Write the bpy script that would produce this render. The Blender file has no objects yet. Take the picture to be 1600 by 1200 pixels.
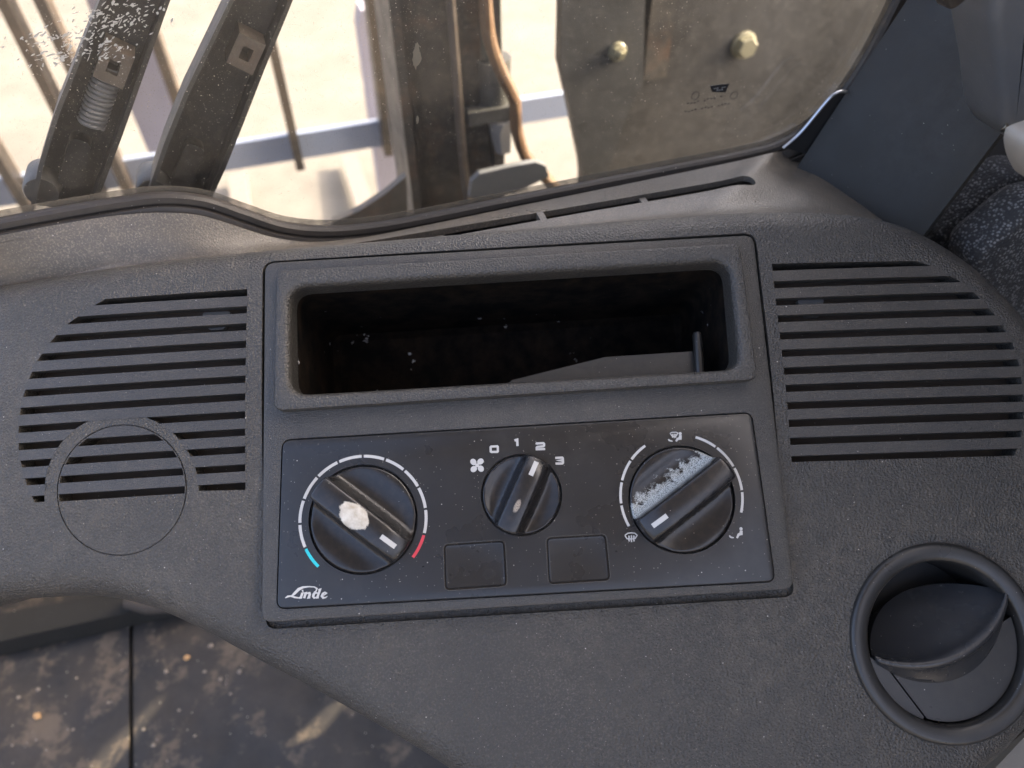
import bpy, bmesh, math, random
from mathutils import Vector, Matrix
random.seed(7)
S = bpy.context.scene
COL = S.collection
GZ = 1.2                                    # the dash face stands 1.2 m above the yard

# ------------------------------------------------------------------ camera
cd = bpy.data.cameras.new('camera'); cam = bpy.data.objects.new('camera', cd); COL.objects.link(cam)
RT = Vector((0.99794161, -0.06288914, -0.01254959)); UPV = Vector((0.05333198, 0.70520436, 0.70699541)); FW = Vector((0.03561231, 0.70620943, -0.70710678))
M = Matrix.Identity(4)
for i in range(3):
    M[i][0] = RT[i]; M[i][1] = UPV[i]; M[i][2] = -FW[i]
M.translation = Vector((-0.01385, -0.2073, 0.22806 + GZ))
cam.matrix_world = M
cd.sensor_width = 36; cd.lens = 27; cd.clip_start = 0.01; cd.clip_end = 500
cd.dof.use_dof = True; cd.dof.focus_distance = 0.31; cd.dof.aperture_fstop = 9.0
S.camera = cam
# ------------------------------------------------------------------ sky, sun, exposure
SUN_AZ, SUN_EL = 13.8, 28.0
w = bpy.data.worlds.new('World'); S.world = w; w.use_nodes = True
nt = w.node_tree; nt.nodes.clear()
sk = nt.nodes.new('ShaderNodeTexSky'); sk.sky_type = 'NISHITA'; sk.sun_disc = False
sk.sun_elevation = math.radians(SUN_EL); sk.sun_rotation = math.radians(90 - SUN_AZ); sk.dust_density = 9.0; sk.ozone_density = .0; sk.air_density = .5
bg = nt.nodes.new('ShaderNodeBackground'); bg.inputs['Strength'].default_value = 0.15
wo = nt.nodes.new('ShaderNodeOutputWorld')
nt.links.new(sk.outputs[0], bg.inputs[0]); nt.links.new(bg.outputs[0], wo.inputs[0])
sl = bpy.data.lights.new('sun', 'SUN'); sl.energy = 2.4; sl.angle = math.radians(0.5); sl.color = (1.0, 0.85, 0.63)
so = bpy.data.objects.new('sun', sl); COL.objects.link(so); so.location = (3, 1, 5)
sd = Vector((math.cos(math.radians(SUN_AZ)) * math.cos(math.radians(SUN_EL)), math.sin(math.radians(SUN_AZ)) * math.cos(math.radians(SUN_EL)), math.sin(math.radians(SUN_EL))))
so.rotation_euler = sd.to_track_quat('Z', 'Y').to_euler()
S.view_settings.view_transform = 'Standard'; S.view_settings.look = 'None'; S.view_settings.gamma = 1.0
S.view_settings.use_curve_mapping = False; S.view_settings.exposure = 3.2
S.render.engine = 'CYCLES'

# ------------------------------------------------------------------ frames of reference (millimetres in, metres out)
T_ = math.radians(54.988183)
U = Vector((1, 0, 0)); V = Vector((0, math.sin(T_), math.cos(T_))); N = Vector((0, -math.cos(T_), math.sin(T_)))
O = Vector((0, 0, GZ))
def D(u, v, w=0): return O + (U * u + V * v + N * w) * 0.001          # on the dash face
A_ = math.radians(13.8)
TA = Vector((math.cos(A_), math.sin(A_), 0)); TB = Vector((-math.sin(A_), math.cos(A_), 0)); T0 = Vector((.038, .141, .023 + GZ))
def K(a, b, z): return T0 + (TA * a + TB * b + Vector((0, 0, z))) * 0.001   # truck frame: a across, b ahead of the windscreen
def WZ(x, y, z): return Vector((x * .001, y * .001, z * .001 + GZ))
def wb(u, v):
    t = min(max((30 - v) / 105., 0), 1); t = t * t * (3 - 2 * t)
    e = max(abs(u) - 120, 0) / 100.
    return -1 - 7 * t - 3.5 * e * e

# ------------------------------------------------------------------ materials
class NT:
    def __init__(s, name):
        m = bpy.data.materials.new(name); m.use_nodes = True; s.m = m; s.t = m.node_tree; s.n = s.t.nodes
        s.b = s.n['Principled BSDF']; s.out = s.n['Material Output']
        s.tc = s.n.new('ShaderNodeTexCoord')
    def new(s, ty, **k):
        n = s.n.new(ty)
        for a, v in k.items():
            if hasattr(n, a): setattr(n, a, v)
            else: n.inputs[a].default_value = v
        return n
    def l(s, a, b): s.t.links.new(a, b)
    def noise(s, scale, detail=2, rough=.5, vec=None):
        n = s.new('ShaderNodeTexNoise'); n.inputs['Scale'].default_value = scale; n.inputs['Detail'].default_value = detail; n.inputs['Roughness'].default_value = rough
        s.l(vec if vec else s.tc.outputs['Object'], n.inputs['Vector']); return n.outputs[0]
    def vor(s, scale, vec=None, out='Distance'):
        n = s.new('ShaderNodeTexVoronoi'); n.inputs['Scale'].default_value = scale
        s.l(vec if vec else s.tc.outputs['Object'], n.inputs['Vector']); return n.outputs[out]
    def ramp(s, x, a, b, c0=0., c1=1.):
        n = s.new('ShaderNodeMapRange'); n.inputs[1].default_value = a; n.inputs[2].default_value = b; n.inputs[3].default_value = c0; n.inputs[4].default_value = c1
        s.l(x, n.inputs[0]); return n.outputs[0]
    def math(s, op, a, b):
        n = s.new('ShaderNodeMath'); n.operation = op
        for i, x in enumerate((a, b)):
            if isinstance(x, (int, float)): n.inputs[i].default_value = x
            else: s.l(x, n.inputs[i])
        return n.outputs[0]
    def mix(s, f, a, b):
        n = s.new('ShaderNodeMix'); n.data_type = 'RGBA'
        if isinstance(f, (int, float)): n.inputs[0].default_value = f
        else: s.l(f, n.inputs[0])
        for i, x in ((6, a), (7, b)):
            if isinstance(x, tuple): n.inputs[i].default_value = (*x, 1)
            else: s.l(x, n.inputs[i])
        return n.outputs[2]
    def bump(s, h, strength, dist):
        n = s.new('ShaderNodeBump'); n.inputs['Strength'].default_value = strength; n.inputs['Distance'].default_value = dist
        s.l(h, n.inputs['Height']); s.l(n.outputs[0], s.b.inputs['Normal'])
    def specks(s, scale, size, keep):
        # scattered grains of dust: a small dot in a random share of the cells
        d = s.new('ShaderNodeTexVoronoi'); d.inputs['Scale'].default_value = scale; s.l(s.tc.outputs['Object'], d.inputs['Vector'])
        near = s.ramp(d.outputs['Distance'], size, size * .5)
        sep = s.new('ShaderNodeSeparateColor'); s.l(d.outputs['Color'], sep.inputs[0])
        return s.math('MULTIPLY', near, s.math('LESS_THAN', sep.outputs[0], keep))

def plain(name, col, rough=.5, metal=0., spec=.5):
    t = NT(name); t.b.inputs['Base Color'].default_value = (*col, 1); t.b.inputs['Roughness'].default_value = rough
    t.b.inputs['Metallic'].default_value = metal; t.b.inputs['Specular IOR Level'].default_value = spec
    return t.m
def plastic(name, col, rough, grain=0., gscale=900., dust=.25, dustcol=(.16, .135, .10), specks=.1, film=None):
    t = NT(name)
    n1 = t.ramp(t.noise(14, 5, .6), .42, .75); n2 = t.ramp(t.noise(160, 4, .7), .35, .8)
    f = t.math('MULTIPLY', t.math('MULTIPLY', n1, n2), dust)
    c = t.mix(f, col, dustcol)
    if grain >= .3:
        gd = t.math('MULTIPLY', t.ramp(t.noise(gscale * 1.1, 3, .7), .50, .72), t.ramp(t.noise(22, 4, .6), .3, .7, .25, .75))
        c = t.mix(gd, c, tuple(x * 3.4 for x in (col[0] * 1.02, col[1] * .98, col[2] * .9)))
    if specks:
        sp = t.math('MAXIMUM', t.specks(300, .085, specks * 1.2), t.math('MULTIPLY', t.specks(750, .14, specks * 1.5), .6))
        c = t.mix(sp, c, (.50, .46, .40))
    t.l(c, t.b.inputs['Base Color'])
    r = t.ramp(t.noise(35, 4, .6), .3, .7, rough - .06, rough + .08)
    t.l(r, t.b.inputs['Roughness'])
    if grain:
        v1 = t.vor(gscale); v2 = t.noise(gscale * 1.6, 2, .6)
        t.bump(t.math('ADD', v1, v2), grain, .0006)
    return t.m
M_ = {}
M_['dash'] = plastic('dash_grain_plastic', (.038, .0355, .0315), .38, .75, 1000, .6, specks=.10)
M_['slat'] = plastic('grille_plastic', (.038, .0355, .032), .36, .32, 1500, .30, specks=.06)
M_['frame'] = plastic('panel_frame_plastic', (.037, .035, .0315), .36, .4, 1500, .35, specks=.08)
M_['pocket'] = plastic('pocket_frame_plastic', (.038, .036, .0325), .35, .6, 1100, .25, specks=.05)
M_['plate'] = plastic('control_plate_plastic', (.016, .0158, .016), .30, .05, 2200, .22, (.12, .11, .10), specks=.22)
M_['vent'] = plastic('vent_plastic', (.022, .021, .0195), .32, .05, 2000, .15, specks=.05)
M_['flap'] = plastic('flap_plastic', (.022, .023, .025), .26, .04, 2600, .25, specks=.06)
M_['shelf'] = plastic('shelf_plastic_painted_glow', (.090, .080, .066), .32, .3, 1100, .5, (.30, .235, .165), specks=.2)  # dusty plastic; warm reflected light is painted in by the paler tan base
M_['rubber'] = plastic('seal_rubber', (.028, .024, .020), .48, .05, 600, .45, (.15, .11, .07), specks=.1)
M_['pillar'] = plastic('pillar_plastic', (.026, .0245, .021), .46, .06, 1500, .25, (.10, .10, .10), specks=.03)
M_['pillar'].node_tree.nodes['Principled BSDF'].inputs['Specular IOR Level'].default_value = .25
M_['boot'] = plastic('boot_rubber', (.085, .09, .095), .5, .06, 700, .3, specks=.03)
M_['black'] = plain('matt_black_plastic', (.008, .008, .008), .7)  # one even black for ducts, backings, cab panels and glass print
M_['white'] = plain('white_print', (.50, .49, .46), .5)
M_['cyan'] = plain('cyan_print', (.02, .50, .55), .5)
M_['red'] = plain('red_print', (.60, .05, .07), .5)
M_['chrome'] = plain('bright_steel', (.5, .52, .54), .3, 1.)
M_['clip'] = plain('grey_clip_plastic', (.16, .16, .155), .5)
M_['backing'] = plastic('brown_backing_felt', (.055, .042, .030), .8, 0, 1, .4, (.10, .07, .045), specks=.1)
M_['roof'] = plain('warm_fill_lining', (.55, .49, .41), .7)  # pale beige chosen to bounce warm fill light
M_['cream'] = plastic('cream_plastic', (.30, .275, .235), .5, 0, 1, .5, (.30, .27, .2), specks=.1)

def mat_bin():
    t = NT('dusty_bin_plastic')
    # dusty left end, pale scuffs on the roof of the bin
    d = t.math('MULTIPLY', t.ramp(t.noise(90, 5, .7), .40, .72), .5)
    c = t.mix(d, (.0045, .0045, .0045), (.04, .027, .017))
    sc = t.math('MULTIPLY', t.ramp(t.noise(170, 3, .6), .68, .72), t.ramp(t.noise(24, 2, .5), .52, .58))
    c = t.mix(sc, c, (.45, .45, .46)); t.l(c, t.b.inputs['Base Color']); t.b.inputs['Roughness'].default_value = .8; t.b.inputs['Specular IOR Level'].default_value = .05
    return t.m
M_['bin'] = mat_bin(); M_['bin2'] = plastic('divider_plastic', (.03, .029, .027), .5, .05, 1500, .4, specks=.05)

def mat_knob(name, kind):
    t = NT(name)
    at = t.new('ShaderNodeAttribute'); at.attribute_name = 'loc'
    sp = t.new('ShaderNodeSeparateXYZ'); t.l(at.outputs['Vector'], sp.inputs[0])
    X, Y = sp.outputs[0], sp.outputs[1]
    nz = t.noise(.35, 4, .6, at.outputs['Vector'])
    fine = t.noise(2.6, 3, .7, at.outputs['Vector'])
    base = t.mix(t.math('MULTIPLY', t.ramp(nz, .45, .7), .14), (.014, .014, .015), (.09, .065, .045))
    base = t.mix(t.specks(520, .10, .15), base, (.3, .28, .25))
    def blob(x0, y0, rx, ry, wob):
        dx = t.math('DIVIDE', t.math('SUBTRACT', X, x0), rx); dy = t.math('DIVIDE', t.math('SUBTRACT', Y, y0), ry)
        d = t.math('ADD', t.math('MULTIPLY', dx, dx), t.math('MULTIPLY', dy, dy))
        return t.math('ADD', d, t.math('MULTIPLY', t.math('SUBTRACT', fine, .5), wob))
    if kind == 'worn':
        f = t.ramp(t.math('ADD', blob(-1.9, -.2, 6.2, 4.5, .4), t.math('MULTIPLY', t.math('SUBTRACT', t.noise(.28, 3, .6, at.outputs['Vector']), .5), 1.1)), 1.12, .90)
        c = t.mix(f, base, t.mix(t.ramp(nz, .3, .7), (.42, .36, .27), (.66, .62, .53)))
    elif kind == 'spot':
        f = t.math('MULTIPLY', t.ramp(blob(-5.0, 0, 2.6, 1.1, 2.2), 1.2, .7), t.ramp(fine, .3, .5))
        c = t.mix(f, base, (.34, .29, .23))
    else:
        Y = t.math('MULTIPLY', Y, -1); lo = t.ramp(Y, 5.2, 5.6)
        wig = t.math('MULTIPLY', t.noise(.30, 4, .65, at.outputs['Vector']), 19)
        up = t.ramp(t.math('SUBTRACT', Y, t.math('SUBTRACT', wig, .0)), 1.6, -.6)
        f = t.math('MULTIPLY', t.math('MULTIPLY', lo, up), t.ramp(fine, .38, .52))
        c = t.mix(f, base, (.44, .47, .46))
    t.l(c, t.b.inputs['Base Color'])
    t.b.inputs['Roughness'].default_value = .27
    t.bump(t.noise(6., 2, .5, at.outputs['Vector']), .05, .0003)
    return t.m
M_['knob_worn'] = mat_knob('knob_plastic_worn', 'worn'); M_['knob_spot'] = mat_knob('knob_plastic_spot', 'spot'); M_['knob_chalk'] = mat_knob('knob_plastic_chalky', 'chalk')

def mat_glass():
    t = NT('dusty_windscreen_glass'); n = t.n
    t.b.inputs['Base Color'].default_value = (.40, .36, .30, 1); t.b.inputs['Roughness'].default_value = .8
    tr = n.new('ShaderNodeBsdfTransparent'); tr.inputs[0].default_value = (.97, .97, .96, 1)
    gl = n.new('ShaderNodeBsdfGlossy'); gl.inputs['Roughness'].default_value = .03
    tl = n.new('ShaderNodeBsdfTranslucent'); tl.inputs[0].default_value = (.62, .57, .48, 1)
    df = n.new('ShaderNodeBsdfDiffuse'); df.inputs[0].default_value = (.62, .57, .48, 1)
    dm = n.new('ShaderNodeMixShader'); dm.inputs[0].default_value = .5; t.l(tl.outputs[0], dm.inputs[1]); t.l(df.outputs[0], dm.inputs[2])
    veil = t.math('MULTIPLY', t.ramp(t.noise(9, 5, .6), .3, .75, .003, .022), t.ramp(t.noise(220, 4, .7), .3, .7, .5, 1.3))
    sp = t.math('MAXIMUM', t.math('MULTIPLY', t.specks(400, .11, .55), .8), t.math('MULTIPLY', t.specks(1000, .2, .5), .5))
    sp = t.math('MULTIPLY', sp, t.ramp(t.noise(11, 3, .6), .30, .60, .15, 1.))
    f = t.math('MAXIMUM', veil, sp)
    m1 = n.new('ShaderNodeMixShader'); t.l(f, m1.inputs[0]); t.l(tr.outputs[0], m1.inputs[1]); t.l(dm.outputs[0], m1.inputs[2])
    fr = n.new('ShaderNodeFresnel'); fr.inputs[0].default_value = 1.45
    m2 = n.new('ShaderNodeMixShader'); t.l(t.math('MULTIPLY', fr.outputs[0], .35), m2.inputs[0]); t.l(m1.outputs[0], m2.inputs[1]); t.l(gl.outputs[0], m2.inputs[2])
    t.l(m2.outputs[0], t.out.inputs[0])
    return t.m
M_['glass'] = mat_glass()
def mat_flecks():
    t = NT('paint_flecks_on_glass'); n = t.n
    t.b.inputs['Base Color'].default_value = (.42, .41, .37, 1); t.b.inputs['Roughness'].default_value = .7
    return t.m
M_['fleck'] = mat_flecks(); M_['mud'] = plastic('dried_mud', (.17, .15, .11), .9, 0, 1, .5, (.09, .08, .06), specks=0)

def mat_dustline():
    t = NT('settled_dust'); n = t.n
    tr = n.new('ShaderNodeBsdfTransparent'); df = n.new('ShaderNodeBsdfDiffuse'); df.inputs[0].default_value = (.17, .145, .11, 1)
    mx = n.new('ShaderNodeMixShader'); t.l(t.ramp(t.noise(160, 5, .7), .3, .7, .35, .65), mx.inputs[0]); t.l(tr.outputs[0], mx.inputs[1]); t.l(df.outputs[0], mx.inputs[2]); t.l(mx.outputs[0], t.out.inputs[0])
    return t.m
M_['dustline'] = mat_dustline()
def mat_concrete():
    t = NT('yard_concrete')
    c = t.mix(t.ramp(t.noise(3.2, 6, .65), .35, .7), (.080, .073, .063), (.113, .104, .090))
    c = t.mix(t.math('MULTIPLY', t.ramp(t.noise(11, 5, .7), .48, .72), .6), c, (.062, .055, .046))
    t.l(c, t.b.inputs['Base Color']); t.b.inputs['Roughness'].default_value = .85
    t.bump(t.noise(60, 4, .7), .2, .004)
    return t.m
M_['concrete'] = mat_concrete()
def mat_steel(name, col, dust=(.22, .18, .13), amt=.5, rust=0., rough=.5):
    t = NT(name)
    c = t.mix(t.math('MULTIPLY', t.ramp(t.noise(6, 6, .65), .38, .72), amt), col, dust)
    c = t.mix(t.math('MULTIPLY', t.ramp(t.noise(130, 5, .75), .5, .78), amt), c, dust)
    if rust: c = t.mix(t.math('MULTIPLY', t.ramp(t.noise(17, 6, .7), .52, .68), rust), c, (.20, .085, .03))
    t.l(c, t.b.inputs['Base Color']); t.l(t.ramp(t.noise(50, 4, .6), .3, .7, rough - .1, rough + .15), t.b.inputs['Roughness'])
    t.bump(t.noise(220, 4, .6), .15, .001)
    return t.m
M_['mast'] = mat_steel('mast_dark_paint', (.030, .0285, .026), amt=.30, rust=.22)
M_['plate_l'] = mat_steel('carriage_grey_paint', (.05, .05, .047), (.18, .17, .155), amt=.25)
M_['plate_d'] = mat_steel('fender_dark_paint', (.022, .021, .0195), (.17, .16, .145), amt=.28)
M_['bar'] = mat_steel('backrest_bar_paint', (.022, .02, .018), (.20, .14, .085), amt=.4)
M_['bluebar'] = mat_steel('sky_tinted_paint', (.20, .24, .33), (.3, .3, .3), amt=.3)  # blue cast of shade and sky reflection put into the crossbar colour
M_['lilac'] = mat_steel('lilac_grey_paint', (.26, .25, .31), (.28, .26, .25), amt=.3)
M_['blade'] = mat_steel('worn_fork_steel', (.11, .10, .09), (.16, .13, .10), amt=.5)
M_['wiper'] = mat_steel('wiper_black_paint', (.014, .0135, .013), amt=.15)
M_['wiper_lit'] = mat_steel('wiper_paint_lit_side', (.045, .045, .045), amt=.2)  # lightened wiper paint; light on the left flange put into its colour
M_['spring'] = mat_steel('spring_steel', (.16, .16, .16), amt=.2, rough=.4)
M_['rust'] = mat_steel('rusty_hose_cover', (.085, .045, .022), (.20, .13, .07), amt=.5)
M_['cyl'] = mat_steel('lift_cylinder_paint', (.06, .068, .062), amt=.3)
M_['zinc'] = mat_steel('yellow_zinc', (.17, .16, .105), (.35, .3, .2), amt=.3, rough=.35)

def mat_fabric():
    t = NT('woven_seat_fabric')
    mp = t.new('ShaderNodeMapping'); mp.inputs['Rotation'].default_value = (0, 0, .6); t.l(t.tc.outputs['Object'], mp.inputs[0])
    wv = t.new('ShaderNodeTexVoronoi'); wv.inputs['Scale'].default_value = 640; wv.inputs['Randomness'].default_value = .7; t.l(mp.outputs[0], wv.inputs[0])
    sep = t.new('ShaderNodeSeparateColor'); t.l(wv.outputs['Color'], sep.inputs[0])
    dot = t.math('MULTIPLY', t.ramp(wv.outputs['Distance'], .5, .25), t.ramp(t.noise(230, 3, .6, mp.outputs[0]), .40, .52))
    c = t.mix(dot, (.028, .028, .028), (.17, .17, .165)); t.l(c, t.b.inputs['Base Color']); t.b.inputs['Roughness'].default_value = .9
    t.bump(t.math('ADD', wv.outputs['Distance'], t.noise(900, 2, .5)), .6, .001)
    return t.m
M_['fabric'] = mat_fabric()
def mat_mat():
    t = NT('dirty_rubber_mat')
    c = t.mix(t.math('MULTIPLY', t.ramp(t.noise(10, 6, .65), .40, .70), .75), (.019, .018, .0165), (.060, .047, .034))
    c = t.mix(t.math('MULTIPLY', t.ramp(t.noise(26, 5, .7), .52, .62), .7), c, (.13, .098, .066))
    c = t.mix(t.specks(170, .11, .3), c, (.40, .35, .28))
    t.l(c, t.b.inputs['Base Color']); t.l(t.ramp(t.noise(18, 4, .6), .35, .65, .45, .75), t.b.inputs['Roughness'])
    t.bump(t.noise(120, 4, .7), .4, .002)
    return t.m
M_['mat'] = mat_mat()
M_['chip'] = plain('wood_chip', (.45, .27, .12), .8)
M_['stone'] = plain('pale_grit', (.24, .20, .155), .8)

# ------------------------------------------------------------------ object helpers
def tag(o, label, cat, group=None):
    o['label'] = label; o['category'] = cat
    if group: o['group'] = group
    return o
def thing(name, label, cat, loc, group=None):
    o = bpy.data.objects.new(name, None); COL.objects.link(o); o.location = loc; o.empty_display_size = .02
    return tag(o, label, cat, group)
def finish(me, smooth=True, ang=32):
    if smooth:
        me.shade_smooth(); me.set_sharp_from_angle(angle=math.radians(ang))
def obj(name, bm, mat, parent=None, smooth=True, base=None, ang=32, recalc=True):
    """bm holds world coordinates; the object's origin goes to its parent's place or to base"""
    if recalc: bmesh.ops.recalc_face_normals(bm, faces=bm.faces)
    me = bpy.data.meshes.new(name); 
    org = Vector((0, 0, 0))
    if parent is not None:
        p = parent
        while p is not None: org += Vector(p.location); p = p.parent
    elif base is not None: org = Vector(base)
    bmesh.ops.translate(bm, verts=bm.verts, vec=-org)
    bm.to_mesh(me); bm.free()
    o = bpy.data.objects.new(name, me); COL.objects.link(o); me.materials.append(mat)
    if parent is not None: o.parent = parent
    else: o.location = org
    finish(me, smooth, ang); return o
def prism(bm, poly, h0, h1, fn):
    """closed prism of a 2D outline between two heights, fn(x, y, h) -> world"""
    n = len(poly)
    f = lambda h: (lambda x, y: h(x, y) if callable(h) else h)
    a = [bm.verts.new(fn(x, y, f(h0)(x, y))) for x, y in poly]; b = [bm.verts.new(fn(x, y, f(h1)(x, y))) for x, y in poly]
    for i in range(n): bm.faces.new((a[i], a[(i + 1) % n], b[(i + 1) % n], b[i]))
    bm.faces.new(a[::-1]); bm.faces.new(b)
def rings(bm, rows, cap0=True, cap1=True, closed=True):
    vs = [[bm.verts.new(p) for p in r] for r in rows]
    n = len(rows[0])
    for r0, r1 in zip(vs, vs[1:]):
        for i in range(n if closed else n - 1):
            j = (i + 1) % n; bm.faces.new((r0[i], r0[j], r1[j], r1[i]))
    if cap0: bm.faces.new(vs[0][::-1])
    if cap1: bm.faces.new(vs[-1])
    return vs
def area(p): return .5 * sum(p[i][0] * p[(i + 1) % len(p)][1] - p[(i + 1) % len(p)][0] * p[i][1] for i in range(len(p)))
def ccw(p): return p if area(p) > 0 else p[::-1]
def offset(p, d):
    """inward offset of a ccw outline"""
    n = len(p); out = []
    for i in range(n):
        a, b, c = Vector(p[i - 1]), Vector(p[i]), Vector(p[(i + 1) % n])
        e1 = (b - a).normalized(); e2 = (c - b).normalized()
        n1 = Vector((-e1.y, e1.x)); n2 = Vector((-e2.y, e2.x)); m = n1 + n2
        if m.length < 1e-6: m = n1
        m.normalize(); k = max(m.dot(n1), .35)
        q = b + m * (d / k); out.append((q.x, q.y))
    return out
def rrect(c4, r, k=5):
    """rounded corners on a four-cornered outline"""
    c4 = ccw(c4); out = []
    for i in range(len(c4)):
        a, b, c = Vector(c4[i - 1]), Vector(c4[i]), Vector(c4[(i + 1) % len(c4)])
        p = b + (a - b).normalized() * r; q = b + (c - b).normalized() * r
        for j in range(k + 1):
            t = j / k; x = p * (1 - t) ** 2 + b * 2 * t * (1 - t) + q * t * t; out.append((x.x, x.y))
    return out
def cat(pts, step, closed=False):
    """smooth curve through points, resampled"""
    P = [Vector(p) for p in pts]; n = len(P); out = []
    rng = range(n if closed else n - 1)
    for i in rng:
        g = lambda j: P[j % n] if closed else P[min(max(j, 0), n - 1)]
        p0, p1, p2, p3 = g(i - 1), g(i), g(i + 1), g(i + 2)
        m = max(1, int((p2 - p1).length / step))
        for k in range(m):
            t = k / m
            out.append(.5 * ((2 * p1) + (p2 - p0) * t + (2 * p0 - 5 * p1 + 4 * p2 - p3) * t * t + (3 * p1 - p0 - 3 * p2 + p3) * t ** 3))
    if not closed: out.append(P[-1])
    return out
def circle(cx, cy, r, n=64, a0=0, a1=360):
    m = n if a1 - a0 >= 360 else n + 1
    return [(cx + r * math.cos(math.radians(a0 + (a1 - a0) * i / n)), cy + r * math.sin(math.radians(a0 + (a1 - a0) * i / n))) for i in range(m)]
def boolean(bmA, bmB, op):
    ob = []
    for b in (bmA, bmB):
        bmesh.ops.recalc_face_normals(b, faces=b.faces)
        me = bpy.data.meshes.new('tmp'); b.to_mesh(me); b.free(); o = bpy.data.objects.new('tmp', me); COL.objects.link(o); ob.append(o)
    m = ob[0].modifiers.new('b', 'BOOLEAN'); m.operation = op; m.object = ob[1]; m.solver = 'EXACT'
    dg = bpy.context.evaluated_depsgraph_get(); me = bpy.data.meshes.new_from_object(ob[0].evaluated_get(dg))
    out = bmesh.new(); out.from_mesh(me)
    for o in ob:
        d = o.data; bpy.data.objects.remove(o); bpy.data.meshes.remove(d)
    bpy.data.meshes.remove(me)
    return out
def gridcut(bm, su, sv):
    bmesh.ops.triangulate(bm, faces=bm.faces)
    xs = [v.co.x for v in bm.verts]; ys = [v.co.y for v in bm.verts]
    for ax, lo, hi, st in ((0, min(xs), max(xs), su), (1, min(ys), max(ys), sv)):
        if not st: continue
        k = math.ceil(lo / st) * st
        while k < hi:
            co = Vector((k, 0, 0)) if ax == 0 else Vector((0, k, 0)); no = Vector((1, 0, 0)) if ax == 0 else Vector((0, 1, 0))
            bmesh.ops.bisect_plane(bm, geom=bm.verts[:] + bm.edges[:] + bm.faces[:], dist=1e-4, plane_co=co, plane_no=no); k += st
def map_body(bm):
    for v in bm.verts: v.co = D(v.co.x, v.co.y, v.co.z + wb(v.co.x, v.co.y))
flat = lambda x, y, z: Vector((x, y, z))
def tube(bm, pts, r, k=10, cap=True):
    P = [Vector(p) for p in pts]; up = Vector((.12, .3, 1)).normalized(); rows = []
    for i, p in enumerate(P):
        d = (P[min(i + 1, len(P) - 1)] - P[max(i - 1, 0)]).normalized()
        a = d.cross(up)
        if a.length < 1e-3: a = d.cross(Vector((1, 0, 0)))
        a.normalize(); b = a.cross(d); rr = r[i] if isinstance(r, (list, tuple)) else r
        rows.append([p + (a * math.cos(2 * math.pi * j / k) + b * math.sin(2 * math.pi * j / k)) * rr for j in range(k)])
    rings(bm, rows, cap, cap)
def bevel(bm, w, seg=2, ang=40):
    ed = [e for e in bm.edges if len(e.link_faces) == 2 and e.calc_face_angle(0) > math.radians(ang)]
    bmesh.ops.bevel(bm, geom=ed, offset=w, segments=seg, affect='EDGES', profile=.5)
def ribbon(bm, pts, width, w, closed=False, fn=D, h=.12):
    """a printed stroke, as a thin raised layer"""
    P = [Vector(p) for p in pts]; n = len(P); L = []; R_ = []
    for i in range(n):
        a = P[(i - 1) % n] if (closed or i) else P[i]; c = P[(i + 1) % n] if (closed or i < n - 1) else P[i]; b = P[i]
        e1 = (b - a).normalized() if (b - a).length > 1e-6 else (c - b).normalized(); e2 = (c - b).normalized() if (c - b).length > 1e-6 else e1
        m = (Vector((-e1.y, e1.x)) + Vector((-e2.y, e2.x))); m = m.normalized() if m.length > 1e-6 else Vector((-e1.y, e1.x))
        k = max(m.dot(Vector((-e1.y, e1.x))), .5); wd = width[i] if isinstance(width, (list, tuple)) else width
        L.append(b + m * wd / 2 / k); R_.append(b - m * wd / 2 / k)
    lo = [[bm.verts.new(fn(p.x, p.y, w)) for p in X] for X in (L, R_)]; hi = [[bm.verts.new(fn(p.x, p.y, w + h)) for p in X] for X in (L, R_)]
    for i in range(n if closed else n - 1):
        j = (i + 1) % n
        bm.faces.new((hi[0][i], hi[0][j], hi[1][j], hi[1][i])); bm.faces.new((lo[0][i], lo[1][i], lo[1][j], lo[0][j]))
        bm.faces.new((lo[0][i], lo[0][j], hi[0][j], hi[0][i])); bm.faces.new((lo[1][i], hi[1][i], hi[1][j], lo[1][j]))
    if not closed:
        for i in (0, n - 1): bm.faces.new((lo[0][i], hi[0][i], hi[1][i], lo[1][i]))

# ================================================================== THE SETTING
bm = bmesh.new()
bmesh.ops.create_grid(bm, x_segments=2, y_segments=2, size=150); 
g = obj('ground', bm, M_['concrete'], smooth=False); g['kind'] = 'structure'

b = bmesh.new(); prism(b, [(-380, -1000), (345, -1000), (345, -80), (-380, -80)], 780, 800, lambda x, y, h: K(x, y, h))  # roof out of view, added to darken overhead reflections and bounce warm light
o = obj('added_cab_roof', b, M_['roof'], smooth=False); o['kind'] = 'structure'
# cab floor: two rubber mats on a floor plate, with a ledge in front
FZ = -420
fl = bmesh.new(); prism(fl, [(-900, -700), (600, -700), (600, 330), (-900, 330)], FZ - 30, FZ - 6, WZ)
cf = obj('cab_floor', fl, M_['black'], smooth=False); cf['kind'] = 'structure'
seam = [(-350.8,164.6),(-329.6,89.8)]
sx0, sy0 = seam[1]; sx1, sy1 = seam[0]
kx = (sx1 - sx0) / (sy1 - sy0)
def seamx(y): return sx0 + kx * (y - sy0)
tm = thing('floor_mat', 'dirty black rubber mat with grit on the cab floor under the dashboard', 'mat', WZ(seamx(0), 0, FZ - 6))
for nm, poly in (('mat_panel', [(-850, -650), (seamx(-650) - 2, -650), (seamx(320) - 2, 320), (-850, 320)]), ('mat_panel', [(seamx(-650) + 2, -650), (560, -650), (560, 320), (seamx(320) + 2, 320)])):
    b = bmesh.new(); prism(b, poly, FZ - 5.5, FZ, WZ); bevel(b, .002, 2); obj(nm, b, M_['mat'], tm)

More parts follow.
